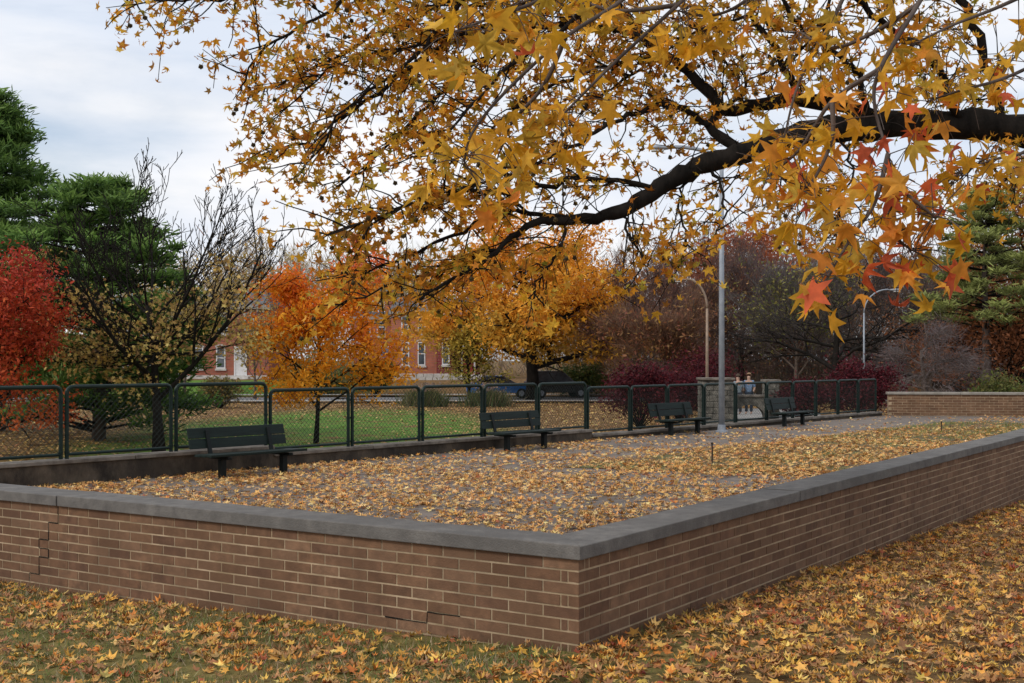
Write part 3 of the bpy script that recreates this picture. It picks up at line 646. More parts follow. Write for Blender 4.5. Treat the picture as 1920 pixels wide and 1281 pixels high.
# ------------------------------------------------------------------ distant woodland
n = 64000; rng = np.random.default_rng(99)
x = rng.uniform(-95, 120, n); y = rng.uniform(108, 150, n); px = x/y*F+960
top = 12.5+2.6*sn(x, x*0+y*.02, .12, 1)+1.8*sn(x, y, .5, 2)+2.2*sstep(1050,1300,px); h = (rng.uniform(0,1,n)**.95)
z = h*top
d = np.stack([rng.normal(0,.5,n), rng.normal(0,.3,n), np.ones(n)*.8], 1)
f = sstep(900, 1200, px)[:,None]
left = pick(n, [(.34,.27,.19),(.40,.31,.18),(.27,.21,.16),(.46,.35,.18)], var=.25); right = pick(n, [(.20,.135,.115),(.17,.15,.14),(.25,.15,.12),(.18,.16,.12)], var=.25)
o = cloud('distant_woodland', np.stack([x,y,z],1), d, rng.uniform(.8,2.0,n), left*(1-f)+right*f, (np.array([(-.04,0,0),(.04,0,0),(0,1,0)]), [(0,1,2)]), M['far'], dirs=d)
tag(o, 'hazy mass of bare and yellowing trees far behind the houses', 'woodland', kind='stuff')
n = 22000; x = rng.uniform(-95,120,n); y = rng.uniform(106,140,n); px = x/y*F+960; top = 11+2.6*sn(x, x*0+y*.02, .12, 1)+1.5*sstep(1050,1300,px); z = rng.uniform(0,1,n)**1.2*top
cl_ = sn(x, z*1.5, .35, 5) > -.05; x, y, z, px = x[cl_], y[cl_], z[cl_], px[cl_]; n = len(x); f = sstep(900,1200,px)[:,None]
o = cloud('distant_foliage', np.stack([x,y,z],1), rng.normal(size=(n,3)), rng.uniform(.25,.5,n), pick(n, [(.55,.40,.14),(.42,.31,.15),(.3,.28,.11)])*(1-f)+pick(n, [(.3,.13,.07),(.2,.17,.07),(.34,.18,.09)])*f, T_OVAL, M['far'])
tag(o, 'patches of yellow and rust foliage within the far wood', 'woodland', kind='stuff')
# thicket under the right hand trees
n = 42000; x = rng.uniform(7, 62, n); y = rng.uniform(86, 104, n); top = 4.2+1.3*sn(x, y*.1, .35, 3); h = rng.uniform(0,1,n)**1.1; z = -.8+.9*0+h*top
d = np.stack([rng.normal(0,.7,n), rng.normal(0,.5,n), np.ones(n)], 1)
o = cloud('thicket', np.stack([x,y,z],1), d, rng.uniform(.4,1.2,n), pick(n, [(.15,.10,.085),(.11,.09,.08),(.19,.12,.08),(.13,.12,.07)], None, .3), (np.array([(-.05,0,0),(.05,0,0),(0,1,0)]), [(0,1,2)]), M['far'], dirs=d)
tag(o, 'grey brown thicket of undergrowth beneath the right hand trees', 'undergrowth', kind='stuff')

def strip(name, pts, w, z, mat):
    mb = MB(); vs = []
    for i, p in enumerate(pts):
        a = np.array(pts[max(0,i-1)]); b = np.array(pts[min(len(pts)-1,i+1)]); t = nrmz(b-a); n_ = np.array([-t[1],t[0]]); p = np.array(p)
        vs += [(*(p-n_*w/2), z), (*(p+n_*w/2), z)]
    mb.add(vs, [(2*i,2*i+2,2*i+3,2*i+1) for i in range(len(pts)-1)]); return tag(mb.build(name, mat), kind='structure')
asph = surf('asphalt', (.12,.12,.125), (.20,.20,.205), 2, .9, .3, 40)
conc = surf('pavement_concrete', (.28,.27,.25), (.4,.38,.35), 2, .9, .2, 30)
strip('road', [(-140,74),(-20,75),(10,76),(140,80)], 7, -.765, asph)
strip('pavement', [(-140,80.0),(-20,81),(10,82),(140,86)], 2, -.64, conc)
strip('pavement', [(-140,68.5),(-20,69.2),(10,70),(140,74)], 1.8, -.66, conc)

# ------------------------------------------------------------------ houses
HR = housebrick('red_house_brick', (.38,.11,.065), (.29,.085,.052)); HD = housebrick('dark_red_house_brick', (.22,.022,.028), (.18,.018,.022)); HO = housebrick('orange_house_brick', (.46,.15,.09), (.37,.115,.07))
def house(label, x, Y, W, D, h, brick, wins, doors, roof='mansard', base=.15):
    t = thing('brick_house', (x, Y, base), label, 'house')
    mb = MB(); mb.box(-W/2, W/2, 0, D, -1.0, h); mb.build('wall', brick, t)
    mb = MB(); mb.box(-W/2-.05, W/2+.05, -.06, -.003, -.9, .35); mb.build('foundation', M['whitestone'], t)
    mb = MB(); mb.box(-W/2-.15, W/2+.15, -.28, -.002, h-.28, h+.02)
    for k in range(int(W/.5)): mb.box(-W/2+.1+k*.5, -W/2+.26+k*.5, -.2, -.004, h-.55, h-.283)
    mb.build('cornice', M['trim'] if brick is not HD else M['rust'], t)
    mb = MB()
    if roof == 'mansard':
        mb.hexa([(-W/2-.1,-.15,h+.03),(W/2+.1,-.15,h+.03),(W/2+.1,D,h+.03),(-W/2-.1,D,h+.03),(-W/2+.3,.6,h+1.1),(W/2-.3,.6,h+1.1),(W/2-.3,D-.5,h+1.1),(-W/2+.3,D-.5,h+1.1)])
    else: mb.box(-W/2-.1, W/2+.1, .02, D, h+.03, h+.35)
    rf = mb.build('roof', M['roof'], t)
    mb = MB(); mb.box(W/2-.9, W/2-.1, 2, 2.7, h, h+2.0); mb.box(W/2-.95, W/2-.05, 1.95, 2.75, h+2.0, h+2.15); c = mb.build('chimney', brick); c.parent = rf
    for (xc, zc, w, hh) in wins:
        mb = MB(); fw_ = .09
        for (a,b_,c_,d_) in ((xc-w/2,xc-w/2+fw_,zc,zc+hh),(xc+w/2-fw_,xc+w/2,zc,zc+hh),(xc-w/2+fw_,xc+w/2-fw_,zc,zc+fw_),(xc-w/2+fw_,xc+w/2-fw_,zc+hh-fw_,zc+hh),(xc-w/2+fw_,xc+w/2-fw_,zc+hh*.5-.04,zc+hh*.5+.04)):
            mb.box(a, b_, -.05, -.003, c_, d_)
        fr = mb.build('window', M['white'], t)
        mb = MB(); mb.box(xc-w/2+fw_, xc+w/2-fw_, -.02, -.004, zc+fw_, zc+hh-fw_); g = mb.build('pane', M['glass']); g.parent = fr
        mb = MB(); mb.box(xc-w/2-.08, xc+w/2+.08, -.12, -.003, zc-.16, zc-.005); s_ = mb.build('sill', M['whitestone']); s_.parent = fr
        mb = MB(); n_ = 8; pts = [(xc-w/2-.08+(w+.16)*k/n_, zc+hh+.005+.12*math.sin(PI*k/n_)) for k in range(n_+1)]
        lo = [(u,-.07,v) for u,v in pts]; hi_ = [(u,-.07,v+.14) for u,v in pts]; lo2 = [(u,-.003,v) for u,v in pts]; hi2 = [(u,-.003,v+.14) for u,v in pts]; m_ = n_+1
        mb.add(lo+hi_+lo2+hi2, [(i,i+1,m_+i+1,m_+i) for i in range(n_)]+[(m_+i,m_+i+1,3*m_+i+1,3*m_+i) for i in range(n_)]+[(2*m_+i,2*m_+i+1,i+1,i) for i in range(n_)]+[(0,m_,3*m_,2*m_),(n_,2*m_+n_,3*m_+n_,m_+n_)])
        s_ = mb.build('lintel', M['whitestone']); s_.parent = fr
    for (xc, w, hh, dc) in doors:
        mb = MB(); mb.box(xc-w/2, xc+w/2, -.04, -.003, .3, .3+hh); d = mb.build('door', dc, t)
        mb = MB(); mb.box(xc-w/2-.12, xc-w/2, -.08, -.003, .3, .3+hh+.3); mb.box(xc+w/2, xc+w/2+.12, -.08, -.003, .3, .3+hh+.3); mb.box(xc-w/2, xc+w/2, -.08, -.003, .3+hh+.03, .3+hh+.3); f2 = mb.build('door_frame', M['white']); f2.parent = d
        mb = MB()
        for k in range(4): mb.box(xc-w/2-.3, xc+w/2+.3, -.35*(k+1)-.06, -.35*k-.07, -1.0, .28-.2*k)
        mb.build('steps', M['whitestone'], t)
    return t
sc = 95/F
def hx(px): return (px-960)*sc
blue = paint('blue_paint', (.12,.2,.32)); dkd = paint('dark_door_paint', (.05,.03,.03)); redp = paint('red_paint', (.25,.03,.03)); wht = M['white']
house('red brick terrace house with slate mansard roof seen left of the orange maple', hx(428), 95, 6.6, 9, 6.0, HR,
    [(-2.4,.9,.75,1.7),(-.6,.9,.75,1.7),(-2.4,3.7,.75,1.5),(-.4,3.7,.75,1.5),(1.7,3.7,.75,1.5)], [(1.0,.8,2.1,wht)])
house('red brick house mostly hidden behind the pine and nearly bare tree', hx(270), 96, 6.4, 9, 5.6, HO,
    [(-2,1.1,.8,1.6),(0,1.1,.8,1.6),(2,3.5,.8,1.5),(-2,3.5,.8,1.5),(0,3.5,.8,1.5)], [(2.0,.95,2.2,dkd)])
house('orange brick house with paired tall windows right of the orange maple', hx(776), 95, 3.7, 9, 5.6, HO,
    [(-.68,1.15,.62,1.9),(.62,1.15,.62,1.9),(-.72,3.75,.6,1.4),(.62,3.75,.6,1.4)], [], roof='mansard')
house('brick house with a blue door behind the orange maple', hx(697), 96.5, 3.2, 9, 5.2, HR, [(-1,1.3,.7,1.7),(-.6,3.6,.7,1.4),(.6,3.6,.7,1.4)], [(1.05,.95,2.3,blue)], roof='flat')
house('dark red painted house between the orange brick house and the golden tree', hx(858), 94, 3.2, 9, 6.2, HD, [(-.9,1.2,.6,1.9),(-.8,4.0,.6,1.6),(.6,4.0,.6,1.6)], [(.9,.9,2.2,redp)], roof='flat')
rw = thing('retaining_wall', (hx(790), 90.5, -.1), 'pale stone retaining wall with steps in front of the orange brick house', 'wall')
mb = MB()
for r_ in range(3):
    u = -3.4+(r_%2)*.3
    while u < 3.2:
        w = random.uniform(.5,.95); mb.box(u, min(u+w-.03, 3.4), random.uniform(-.04,0), .4, -.1+r_*.3, .185+r_*.3); u += w
mb.build('stone_courses', M['whitestone'], rw, bevel=.02)
mb = MB()
for k in range(5): mb.box(3.5, 5.0, .3*k-1.0, .3*k-.7+.6, -.5, -.1+.2*k)
mb.build('steps', M['whitestone'], rw)

# ------------------------------------------------------------------ cars
def car(label, loc, rz, c, suv=False):
    t = thing('parked_car', loc, label, 'car', rz=rz)
    Hh = 1.75 if suv else 1.45
    pr = [(-2.2,.35),(-2.25,.75),(-2.1,.95),(-1.9,1.0) if not suv else (-2.05,1.1),(2.2-1.15,.98),(2.05,.8),(2.2,.6),(2.2,.35)]
    def ext(pr, w0, w1, name, mat, par, bev=.04):
        mb = MB(); n_ = len(pr); vs = [(x,-w0,z) for x,z in pr]+[(x,w0,z) for x,z in pr]
        if w1 is not None: vs = [(x,-(w0+(w1-w0)*max(0,(z-.95))/(Hh-.95)),z) for x,z in pr]+[(x,(w0+(w1-w0)*max(0,(z-.95))/(Hh-.95)),z) for x,z in pr]
        fs = [tuple(range(n_)), tuple(range(2*n_-1,n_-1,-1))]+[(i,i+n_,(i+1)%n_+n_,(i+1)%n_) for i in range(n_)]
        mb.add(vs, fs); return mb.build(name, mat, par, bevel=bev)
    ext(pr, .88, None, 'body', paint('car_paint', c, .25), t)
    cab = [(-2.0 if suv else -1.75,.96),(-1.85 if suv else -1.2,Hh-.08),(-1.5 if suv else -.9,Hh),(.1,Hh),(.3,Hh-.06),(1.1,.96)]
    ext(cab, .84, .62, 'cabin_glass', M['glass'], t, .03)
    rf = [(-1.75 if suv else -1.1,Hh-.02),(-1.5 if suv else -.9,Hh+.03),(.1,Hh+.03),(.28,Hh-.03)]
    ext(rf, .64, None, 'roof_panel', paint('car_roof_paint', c, .25), t, .01)
    for x in (-1.35,1.35):
        for s in (-1,1):
            mb = MB(); mb.tube([(x,s*.7,.33),(x,s*.92,.33)], .33, 18); w = mb.build('wheel', M['tyre'], t)
            mb = MB(); mb.tube([(x,s*.9,.33),(x,s*.93,.33)], .19, 12); r_ = mb.build('rim', M['pole']); r_.parent = w
    for s in (-1,1):
        mb = MB(); mb.box(2.12,2.215,s*.6-.18,s*.6+.18,.62,.76); mb.build('headlight', M['lampglass'], t, bevel=.02)
        mb = MB(); mb.box(-2.27,-2.2,s*.65-.14,s*.65+.14,.72,.9); mb.build('tail_light', redp, t, bevel=.02)
    return t
car('black parked car right of the golden tree trunk', ((1045-960)/F*78, 78, -.76), .25, (.012,.013,.016), True)
car('bright blue parked car left of the golden tree trunk', ((938-960)/F*77, 77.2, -.76), .05, (.02,.16,.5), False)

# ------------------------------------------------------------------ stone bridge, people
br = thing('stone_bridge', (10.0, 46, -.8), 'pale limestone footbridge with square piers and an arched side', 'bridge')
def pier(x, y, w, d, z0, z1, nm='pier'):
    mb = MB(); z = z0
    while z < z1-.02:
        h = min(random.uniform(.14,.26), z1-z); u = x-w/2
        while u < x+w/2-.01:
            ww = min(random.uniform(.22,.5), x+w/2-u)
            if x+w/2-(u+ww) < .1: ww = x+w/2-u
            mb.box(u+.006, u+ww-.006, y-d/2+random.uniform(-.02,.015), y+d/2, z+.006, z+h-.006); u += ww
        z += h
    o = mb.build(nm, M['stone'], None, bevel=.015); rel(o, br)
    mb = MB(); mb.box(x-w/2-.05, x+w/2+.05, y-d/2-.08, y+d/2+.06, z1, z1+.09); rel(mb.build('pier_cap', M['lowcap'], None, bevel=.02), br)
pier(7.8, 45, 1.2, 1.1, -.9, .98)
pier(10.25, 46.5, .5, .9, -.9, .88)
mb = MB(); x0, x1 = 8.45, 9.98; n_ = 14; zc = -.55; Rr = .62; cx = (x0+x1)/2; top = .30
for k in range(n_):
    a0 = PI*k/n_; a1 = PI*(k+1)/n_; u0 = cx-Rr*math.cos(a0); u1 = cx-Rr*math.cos(a1); v0 = zc+Rr*.9*math.sin(a0); v1 = zc+Rr*.9*math.sin(a1)
    mb.hexa([(u0,45.6,v0),(u1,45.6,v1),(u1,46.0,v1),(u0,46.0,v0),(u0,45.6,top),(u1,45.6,top),(u1,46.0,top),(u0,46.0,top)])
    mb.hexa([(u0,45.55,v0),(u1,45.55,v1),(u1,45.597,v1),(u0,45.597,v0),(u0*1.0-.1*math.cos(a0),45.55,v0+.16),(u1-.1*math.cos(a1),45.55,v1+.16),(u1-.1*math.cos(a1),45.597,v1+.16),(u0-.1*math.cos(a0),45.597,v0+.16)])
mb.box(x0-.02, cx-Rr-.001, 45.6, 46.0, -.9, top); mb.box(cx+Rr+.001, x1+.02, 45.6, 46, -.9, top)
rel(mb.build('arched_side', M['stone']), br)
mb = MB(); mb.box(8.42, 9.98, 45.52, 46.08, top+.003, top+.09); rel(mb.build('parapet_coping', M['lowcap'], None, bevel=.02), br)
mb = MB(); mb.hexa([(8.2,46.1,-.75),(12.5,46.1,-.75),(14,56,-.75),(9,56,-.75),(8.2,46.1,-.57),(12.5,46.1,-.57),(14,56,-.57),(9,56,-.57)]); rel(mb.build('deck', conc), br)

def person(label, loc, rz, shirt, trousers, hair, h=1.7):
    t = thing('person', loc, label, 'person', rz=rz); s = h/1.7
    J = {'pel':(0,0,.92),'wa':(0,0,1.05),'ch':(0,.0,1.3),'nk':(0,.01,1.45),'hb':(0,.02,1.53),'hd':(0,.03,1.62),
         'sl':(-.17,0,1.38),'el':(-.24,-.02,1.12),'hl':(-.22,.14,.95),'sr':(.17,0,1.38),'er':(.24,-.02,1.12),'hr':(.2,.16,.98),
         'll':(-.09,0,.88),'kl':(-.10,.02,.48),'al':(-.10,-.02,.08),'tl':(-.11,.13,.03),'lr':(.09,0,.88),'kr':(.10,.03,.48),'ar':(.11,-.01,.08),'tr':(.12,.14,.03)}
    def skin(name, vs, es, rad, mat, root):
        me = bpy.data.meshes.new(name); ks = list(vs); me.from_pydata([tuple(c*s for c in J[k]) for k in ks], [(ks.index(a), ks.index(b)) for a,b in es], [])
        o = link(name, me, mat, t); md = o.modifiers.new('Skin','SKIN')
        if len(me.skin_vertices) == 0: return o
        for i, k in enumerate(ks):
            r = rad[k]; me.skin_vertices[0].data[i].radius = (r[0]*s, r[1]*s) if isinstance(r, tuple) else (r*s, r*s); me.skin_vertices[0].data[i].use_root = (k == root)
        o.modifiers.new('Subdivision','SUBSURF').levels = 1; o.modifiers['Subdivision'].render_levels = 2
        return o
    E = [('pel','wa'),('wa','ch'),('ch','nk'),('nk','hb'),('hb','hd'),('ch','sl'),('sl','el'),('el','hl'),('ch','sr'),('sr','er'),('er','hr'),('pel','ll'),('ll','kl'),('kl','al'),('al','tl'),('pel','lr'),('lr','kr'),('kr','ar'),('ar','tr')]
    R_ = {'pel':(.13,.1),'wa':(.12,.09),'ch':(.15,.1),'nk':.055,'hb':.075,'hd':.095,'sl':.06,'el':.045,'hl':.035,'sr':.06,'er':.045,'hr':.035,'ll':.085,'kl':.06,'al':.042,'tl':.035,'lr':.085,'kr':.06,'ar':.042,'tr':.035}
    skin('body', J, E, R_, M['skin'], 'pel')
    k1 = ['wa','ch','sl','el','sr','er','pel']; skin('jacket', k1, [('pel','wa'),('wa','ch'),('ch','sl'),('sl','el'),('ch','sr'),('sr','er')], {k:(tuple(a+.025 for a in R_[k]) if isinstance(R_[k],tuple) else R_[k]+.022) for k in k1}, shirt, 'wa')
    k2 = ['pel','ll','kl','al','lr','kr','ar']; skin('trousers', k2, [('pel','ll'),('ll','kl'),('kl','al'),('pel','lr'),('lr','kr'),('kr','ar')], {k:(tuple(a+.015 for a in R_[k]) if isinstance(R_[k],tuple) else R_[k]+.018) for k in k2}, trousers, 'pel')
    bm = bmesh.new(); bmesh.ops.create_icosphere(bm, subdivisions=2, radius=.108*s); 
    bmesh.ops.translate(bm, vec=(0,.0,1.655*s), verts=bm.verts)
    dele = [v for v in bm.verts if v.co.z < 1.6*s or (v.co.y > .06*s and v.co.z < 1.69*s)]; bmesh.ops.delete(bm, geom=dele, context='VERTS')
    me = bpy.data.meshes.new('hair'); bm.to_mesh(me); bm.free(); link('hair', me, hair, t)
person('person in a grey top standing on the footbridge, left of the pair', ((1384-960)/F*50, 50, -.57), .3, paint('grey_cloth', (.2,.24,.26), .9), paint('dark_cloth', (.03,.03,.04), .9), paint('brown_hair', (.06,.035,.02), .8), 1.68)
person('person in a blue grey top standing on the footbridge, right of the pair', ((1406-960)/F*50, 50.2, -.57), PI-.4, paint('blue_cloth', (.16,.24,.36), .9), paint('navy_cloth', (.02,.03,.05), .9), paint('sandy_hair', (.3,.18,.1), .8), 1.72)
gw = thing('stone_gate', (22.2, 60, -.85), 'dark stone gate wall with three square piers behind the far brick wall', 'gate')
for k, dx in enumerate((-1.0, 0, 1.0)):
    mb = MB(); mb.box(dx-.22, dx+.22, -.22, .22, 0, 1.85); mb.box(dx-.28, dx+.28, -.28, .28, 1.853, 1.97); mb.build('pier', surf('dark_stone', (.06,.045,.035), (.14,.10,.075), 6, .9, .5, 20), gw, bevel=.015)
for a_, b_ in ((-.78,-.22),(.22,.78)):
    mb = MB(); mb.box(a_, b_, -.1, .1, 0, 1.5); mb.build('infill', M['rust'], gw)

# ------------------------------------------------------------------ foreground sweetgum canopy
TB = np.array([6.6, 10.2, float(ground_z(6.6,10.2))])
gum = thing('sweetgum_tree', TB, 'large sweetgum whose dark limb and golden star leaves overhang the plaza from the right', 'tree')
rng = np.random.default_rng(2024)
limbs = []
def G(pts, r0, r1): limbs.append(([P(*p) for p in pts], r0, r1))
G([(2350,330,10.3),(2130,290,10.2),(1920,247,10.0),(1760,232,9.9),(1600,240,9.8),(1500,252,9.7),(1400,285,9.6),(1310,312,9.5),(1235,352,9.4),(1165,395,9.3),(1080,412,9.2),(1000,420,9.1),(930,470,9.0),(850,520,8.8),(780,565,8.6)], .17, .012)
G([(1700,236,9.9),(1560,195,10.0),(1440,192,10.1),(1360,208,10.2),(1300,140,10.3),(1240,100,10.4),(1180,40,10.6),(1120,-60,10.8)], .075, .028)
G([(1405,283,9.6),(1325,240,9.9),(1362,206,10.2)], .045, .042)
G([(1330,238,9.9),(1280,203,9.8),(1210,205,9.6),(1130,240,9.4),(1050,285,9.2),(900,345,8.9),(770,380,8.7),(690,430,8.5)], .028, .008)
G([(1300,140,10.3),(1200,70,10.2),(1060,40,10),(920,100,9.8),(800,200,9.5),(710,290,9.3),(630,350,9.2)], .03, .008)
G([(1330,-120,10.5),(1130,-40,10.4),(980,10,10.2),(820,95,10),(690,190,9.8),(570,265,9.6),(500,295,9.5)], .035, .008)
G([(1250,-200,11),(900,-30,10.8),(720,60,10.5),(570,135,10.2),(465,180,10)], .03, .007)
G([(1100,-200,9),(780,-60,9),(620,20,9),(500,90,9),(450,165,9)], .026, .006)
G([(950,-220,9.2),(640,-90,9.2),(460,-10,9.2),(340,0,9.2),(230,-5,9.2)], .022, .005)
G([(1000,-160,10),(850,20,9.6),(760,120,9.3),(650,200,9.1),(570,330,9.0)], .026, .006)
G([(1280,-160,9.5),(1100,20,9.2),(960,120,9.0),(860,220,8.8),(800,300,8.7)], .026, .006)
G([(1242,350,9.4),(1100,335,9.2),(950,362,9),(850,362,8.8),(730,400,8.6),(610,440,8.5)], .024, .006)
G([(1085,412,9.2),(960,400,9.2),(850,440,9.1),(740,490,9),(650,520,9)], .022, .006)
G([(930,470,9),(830,500,9.2),(720,540,9.4),(640,575,9.5)], .016, .005)
G([(1165,398,9.3),(1185,450,9.2),(1215,500,9.1)], .014, .005)
G([(1060,415,9.2),(1050,460,9.0),(1010,520,8.9),(990,560,8.8)], .013, .005)
G([(1335,305,9.5),(1350,350,9.4),(1358,400,9.3),(1340,450,9.3)], .016, .005)
G([(1290,318,9.5),(1272,380,9.5),(1288,450,9.4),(1270,500,9.4)], .014, .005)
G([(1400,285,9.6),(1470,330,9.5),(1530,370,9.5),(1580,430,9.4)], .014, .005)
G([(1560,248,9.8),(1600,320,9.7),(1570,390,9.6),(1590,470,9.5)], .013, .005)
G([(1500,195,10),(1460,110,10),(1420,30,10),(1380,-60,10)], .035, .02)
G([(1640,238,9.8),(1590,120,9.6),(1500,50,9.4),(1440,-40,9.3)], .03, .012)
G([(1800,236,9.9),(1750,120,9.6),(1660,40,9.4),(1560,-40,9.2)], .04, .02)
G([(1890,245,10),(1860,150,10),(1810,20,10),(1780,-80,10)], .045, .03)
G([(1980,255,10.1),(1900,340,9.8),(1850,300,9.6),(1800,330,9.4)], .018, .006)
G([(1245,103,10.4),(1120,130,10.2),(1000,180,10),(910,255,9.8),(820,325,9.6)], .022, .006)
G([(1060,40,10),(900,60,9.8),(760,90,9.7),(640,120,9.6),(540,200,9.5)], .018, .006)
G([(1180,40,10.6),(1050,-10,10.4),(860,10,10.2),(700,-10,10)], .018, .006)
G([(1360,208,10.2),(1400,150,10.4),(1330,90,10.5),(1290,30,10.6)], .018, .006)
G([(1240,100,10.4),(1170,150,10.2),(1110,190,10.0),(1050,210,9.9)], .016, .006)
G([(1420,30,10),(1350,40,9.8),(1280,70,9.6),(1210,60,9.5)], .016, .006)
G([(1560,-30,9.6),(1540,60,9.6),(1480,110,9.6),(1430,140,9.6)], .016, .006)
wood = MB(); twig = MB(); LP = []; SB = []
def smooth_path(W_, k=5):
    W_ = [W_[0]]+list(W_)+[W_[-1]]; out = []
    for i in range(1, len(W_)-2):
        p0,p1,p2,p3 = W_[i-1],W_[i],W_[i+1],W_[i+2]
        for j in range(k):
            t = j/k; out.append(.5*((2*p1)+(-p0+p2)*t+(2*p0-5*p1+4*p2-p3)*t*t+(-p0+3*p1-3*p2+p3)*t**3))
    out.append(W_[-2]); return out
main_pts = None
for li, (W_, r0, r1) in enumerate(limbs):
    sp = smooth_path(W_); n = len(sp)
    sp = [p+(rng.normal(0,.010 if li == 0 else .016,3) if 0 < i < n-1 else 0) for i, p in enumerate(sp)]
    rad = [r0+(r1-r0)*(i/(n-1))**.85 for i in range(n)]
    if li == 0: rad = [max(.01, np.interp(i/(n-1), [0,.15,.45,.6,.72,.85,1], [.17,.135,.085,.064,.038,.020,.010])) for i in range(n)]; main_pts = np.array(sp)
    wood.tube([q-TB for q in sp], [r*(1+.10*math.sin(i*2.1+li)) for i, r in enumerate(rad)], 8, True)
    acc = 0; step = .066 if r0 < .06 else .10
    for i in range(1, n):
        seg = sp[i]-sp[i-1]; L = np.linalg.norm(seg); tg = seg/L; acc += L
        while acc > step:
            acc -= step
            thick = rad[i]
            if thick > .06 and rng.uniform() < .72: continue
            if thick > .035 and rng.uniform() < .35: continue
            q = sp[i-1]+seg*rng.uniform()
            d = nrmz(tg*rng.uniform(.2,1.0)+nrmz(rng.normal(size=3)*np.array([1,1.3,1]))*.9+np.array([-.12,0,.05]))
            Lt = rng.uniform(.22,.64)*(1.2 if thick > .02 else .85); m = 5; tp = [q]; dd = d
            for k in range(m):
                dd = nrmz(dd+rng.normal(0,.16,3)+np.array([-.03,0,.0 if k < 2 else -.10])); tp.append(tp[-1]+dd*Lt/m)
            twig.tube([a-TB for a in tp], [.0075,.0065,.0055,.0045,.004,.0035], 4, False)
            for k in range(1, m+1):
                nl = rng.integers(0, 3) if k < m else rng.integers(3, 6)
                for _ in range(nl): LP.append(tp[k]+rng.normal(0,.05,3)+np.array([0,0,-.03]))
                if rng.uniform() < .4:
                    e = tp[k]+nrmz(dd+rng.normal(0,.8,3))*rng.uniform(.08,.25); twig.tube([tp[k]-TB, e-TB], [.004,.003], 3, False)
                    for _ in range(rng.integers(1,4)): LP.append(e+rng.normal(0,.04,3))
            if rng.uniform() < .26:
                e = tp[-1]+np.array([rng.normal(0,.02), rng.normal(0,.02), -rng.uniform(.05,.1)]); SB.append((tp[-1], e))
tk = MB(); tk.tube([(0,0,-.2),(0,0,.1),(.03,.02,1.2),(-.05,.05,3.0),(-.12,.1,5.0),(-.2,.1,7.5),(-.2,.1,10)], [.48,.38,.31,.28,.24,.16,.05], 14)
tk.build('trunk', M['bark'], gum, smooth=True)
def lk(a, b, r0, r1, up=.4):
    a = np.array(a, float); b = np.array(b, float); m1 = a+(b-a)*.35+np.array([0,0,up]); m2 = a+(b-a)*.7+np.array([0,0,up*.7]); s = smooth_path([a,m1,m2,b]); n = len(s); wood.tube([q-TB for q in s], [r0+(r1-r0)*i/(n-1) for i in range(n)], 8, True); return s
lk(TB+np.array([-.08,.06,3.7]), limbs[0][0][0], .19, .17, 0)
for li in (5,6,7,8,9,10,31): lk(TB+np.array([-.12,.1,5.0]), limbs[li][0][0], .09, limbs[li][1], .5)
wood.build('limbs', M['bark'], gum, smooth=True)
LPa = np.array(LP); mp_ = main_pts[(main_pts[:,0] < 5) & (main_pts[:,0] > 0.15)]
dxz = np.min(np.hypot(LPa[:,None,0]-mp_[None,:,0], LPa[:,None,2]-mp_[None,:,2]), axis=1)
keep = (dxz > .17) | (LPa[:,1] > 9.75) | (rng.uniform(size=len(LPa)) < .22)
LPa = LPa[keep]; n = len(LPa); print('canopy leaves', n)
pal = [(.84,.46,.05),(.80,.39,.035),(.74,.32,.03),(.86,.56,.09),(.48,.36,.05),(.60,.23,.03),(.40,.20,.04)]
cols = pick(n, pal, [5,5,3.6,2.4,1.8,1.8,1.5], .28)
nr = rng.normal(size=(n,3))+np.array([0,-.4,.4])
cloud('crown', LPa, nr, rng.uniform(.032,.066,n), cols, T_HI, M['leaf'], gum, base=TB, curl=1.2)
n = 4500; q = nrmz_rows(rng.normal(size=(n,3)))*rng.uniform(.35,1,(n,1))**.5*np.array([5.0,4.8,2.4])+np.array([5.8,9.8,8.8])
up = MB()
for k in range(16):
    e = q[k*37]; up.tube([np.array([-.15,.1,5.2+k*.2]), (TB+np.array([-.15,.1,6.2])+e)/2-TB+rng.normal(0,.2,3), e-TB], [.09,.05,.015], 6, False)
up.build('upper_limbs', M['bark'], gum, smooth=True)
cloud('upper_crown', q, rng.normal(size=(n,3)), rng.uniform(.08,.13,n), pick(n, pal, None, .2), T_LO, M['leaf'], gum, base=TB)

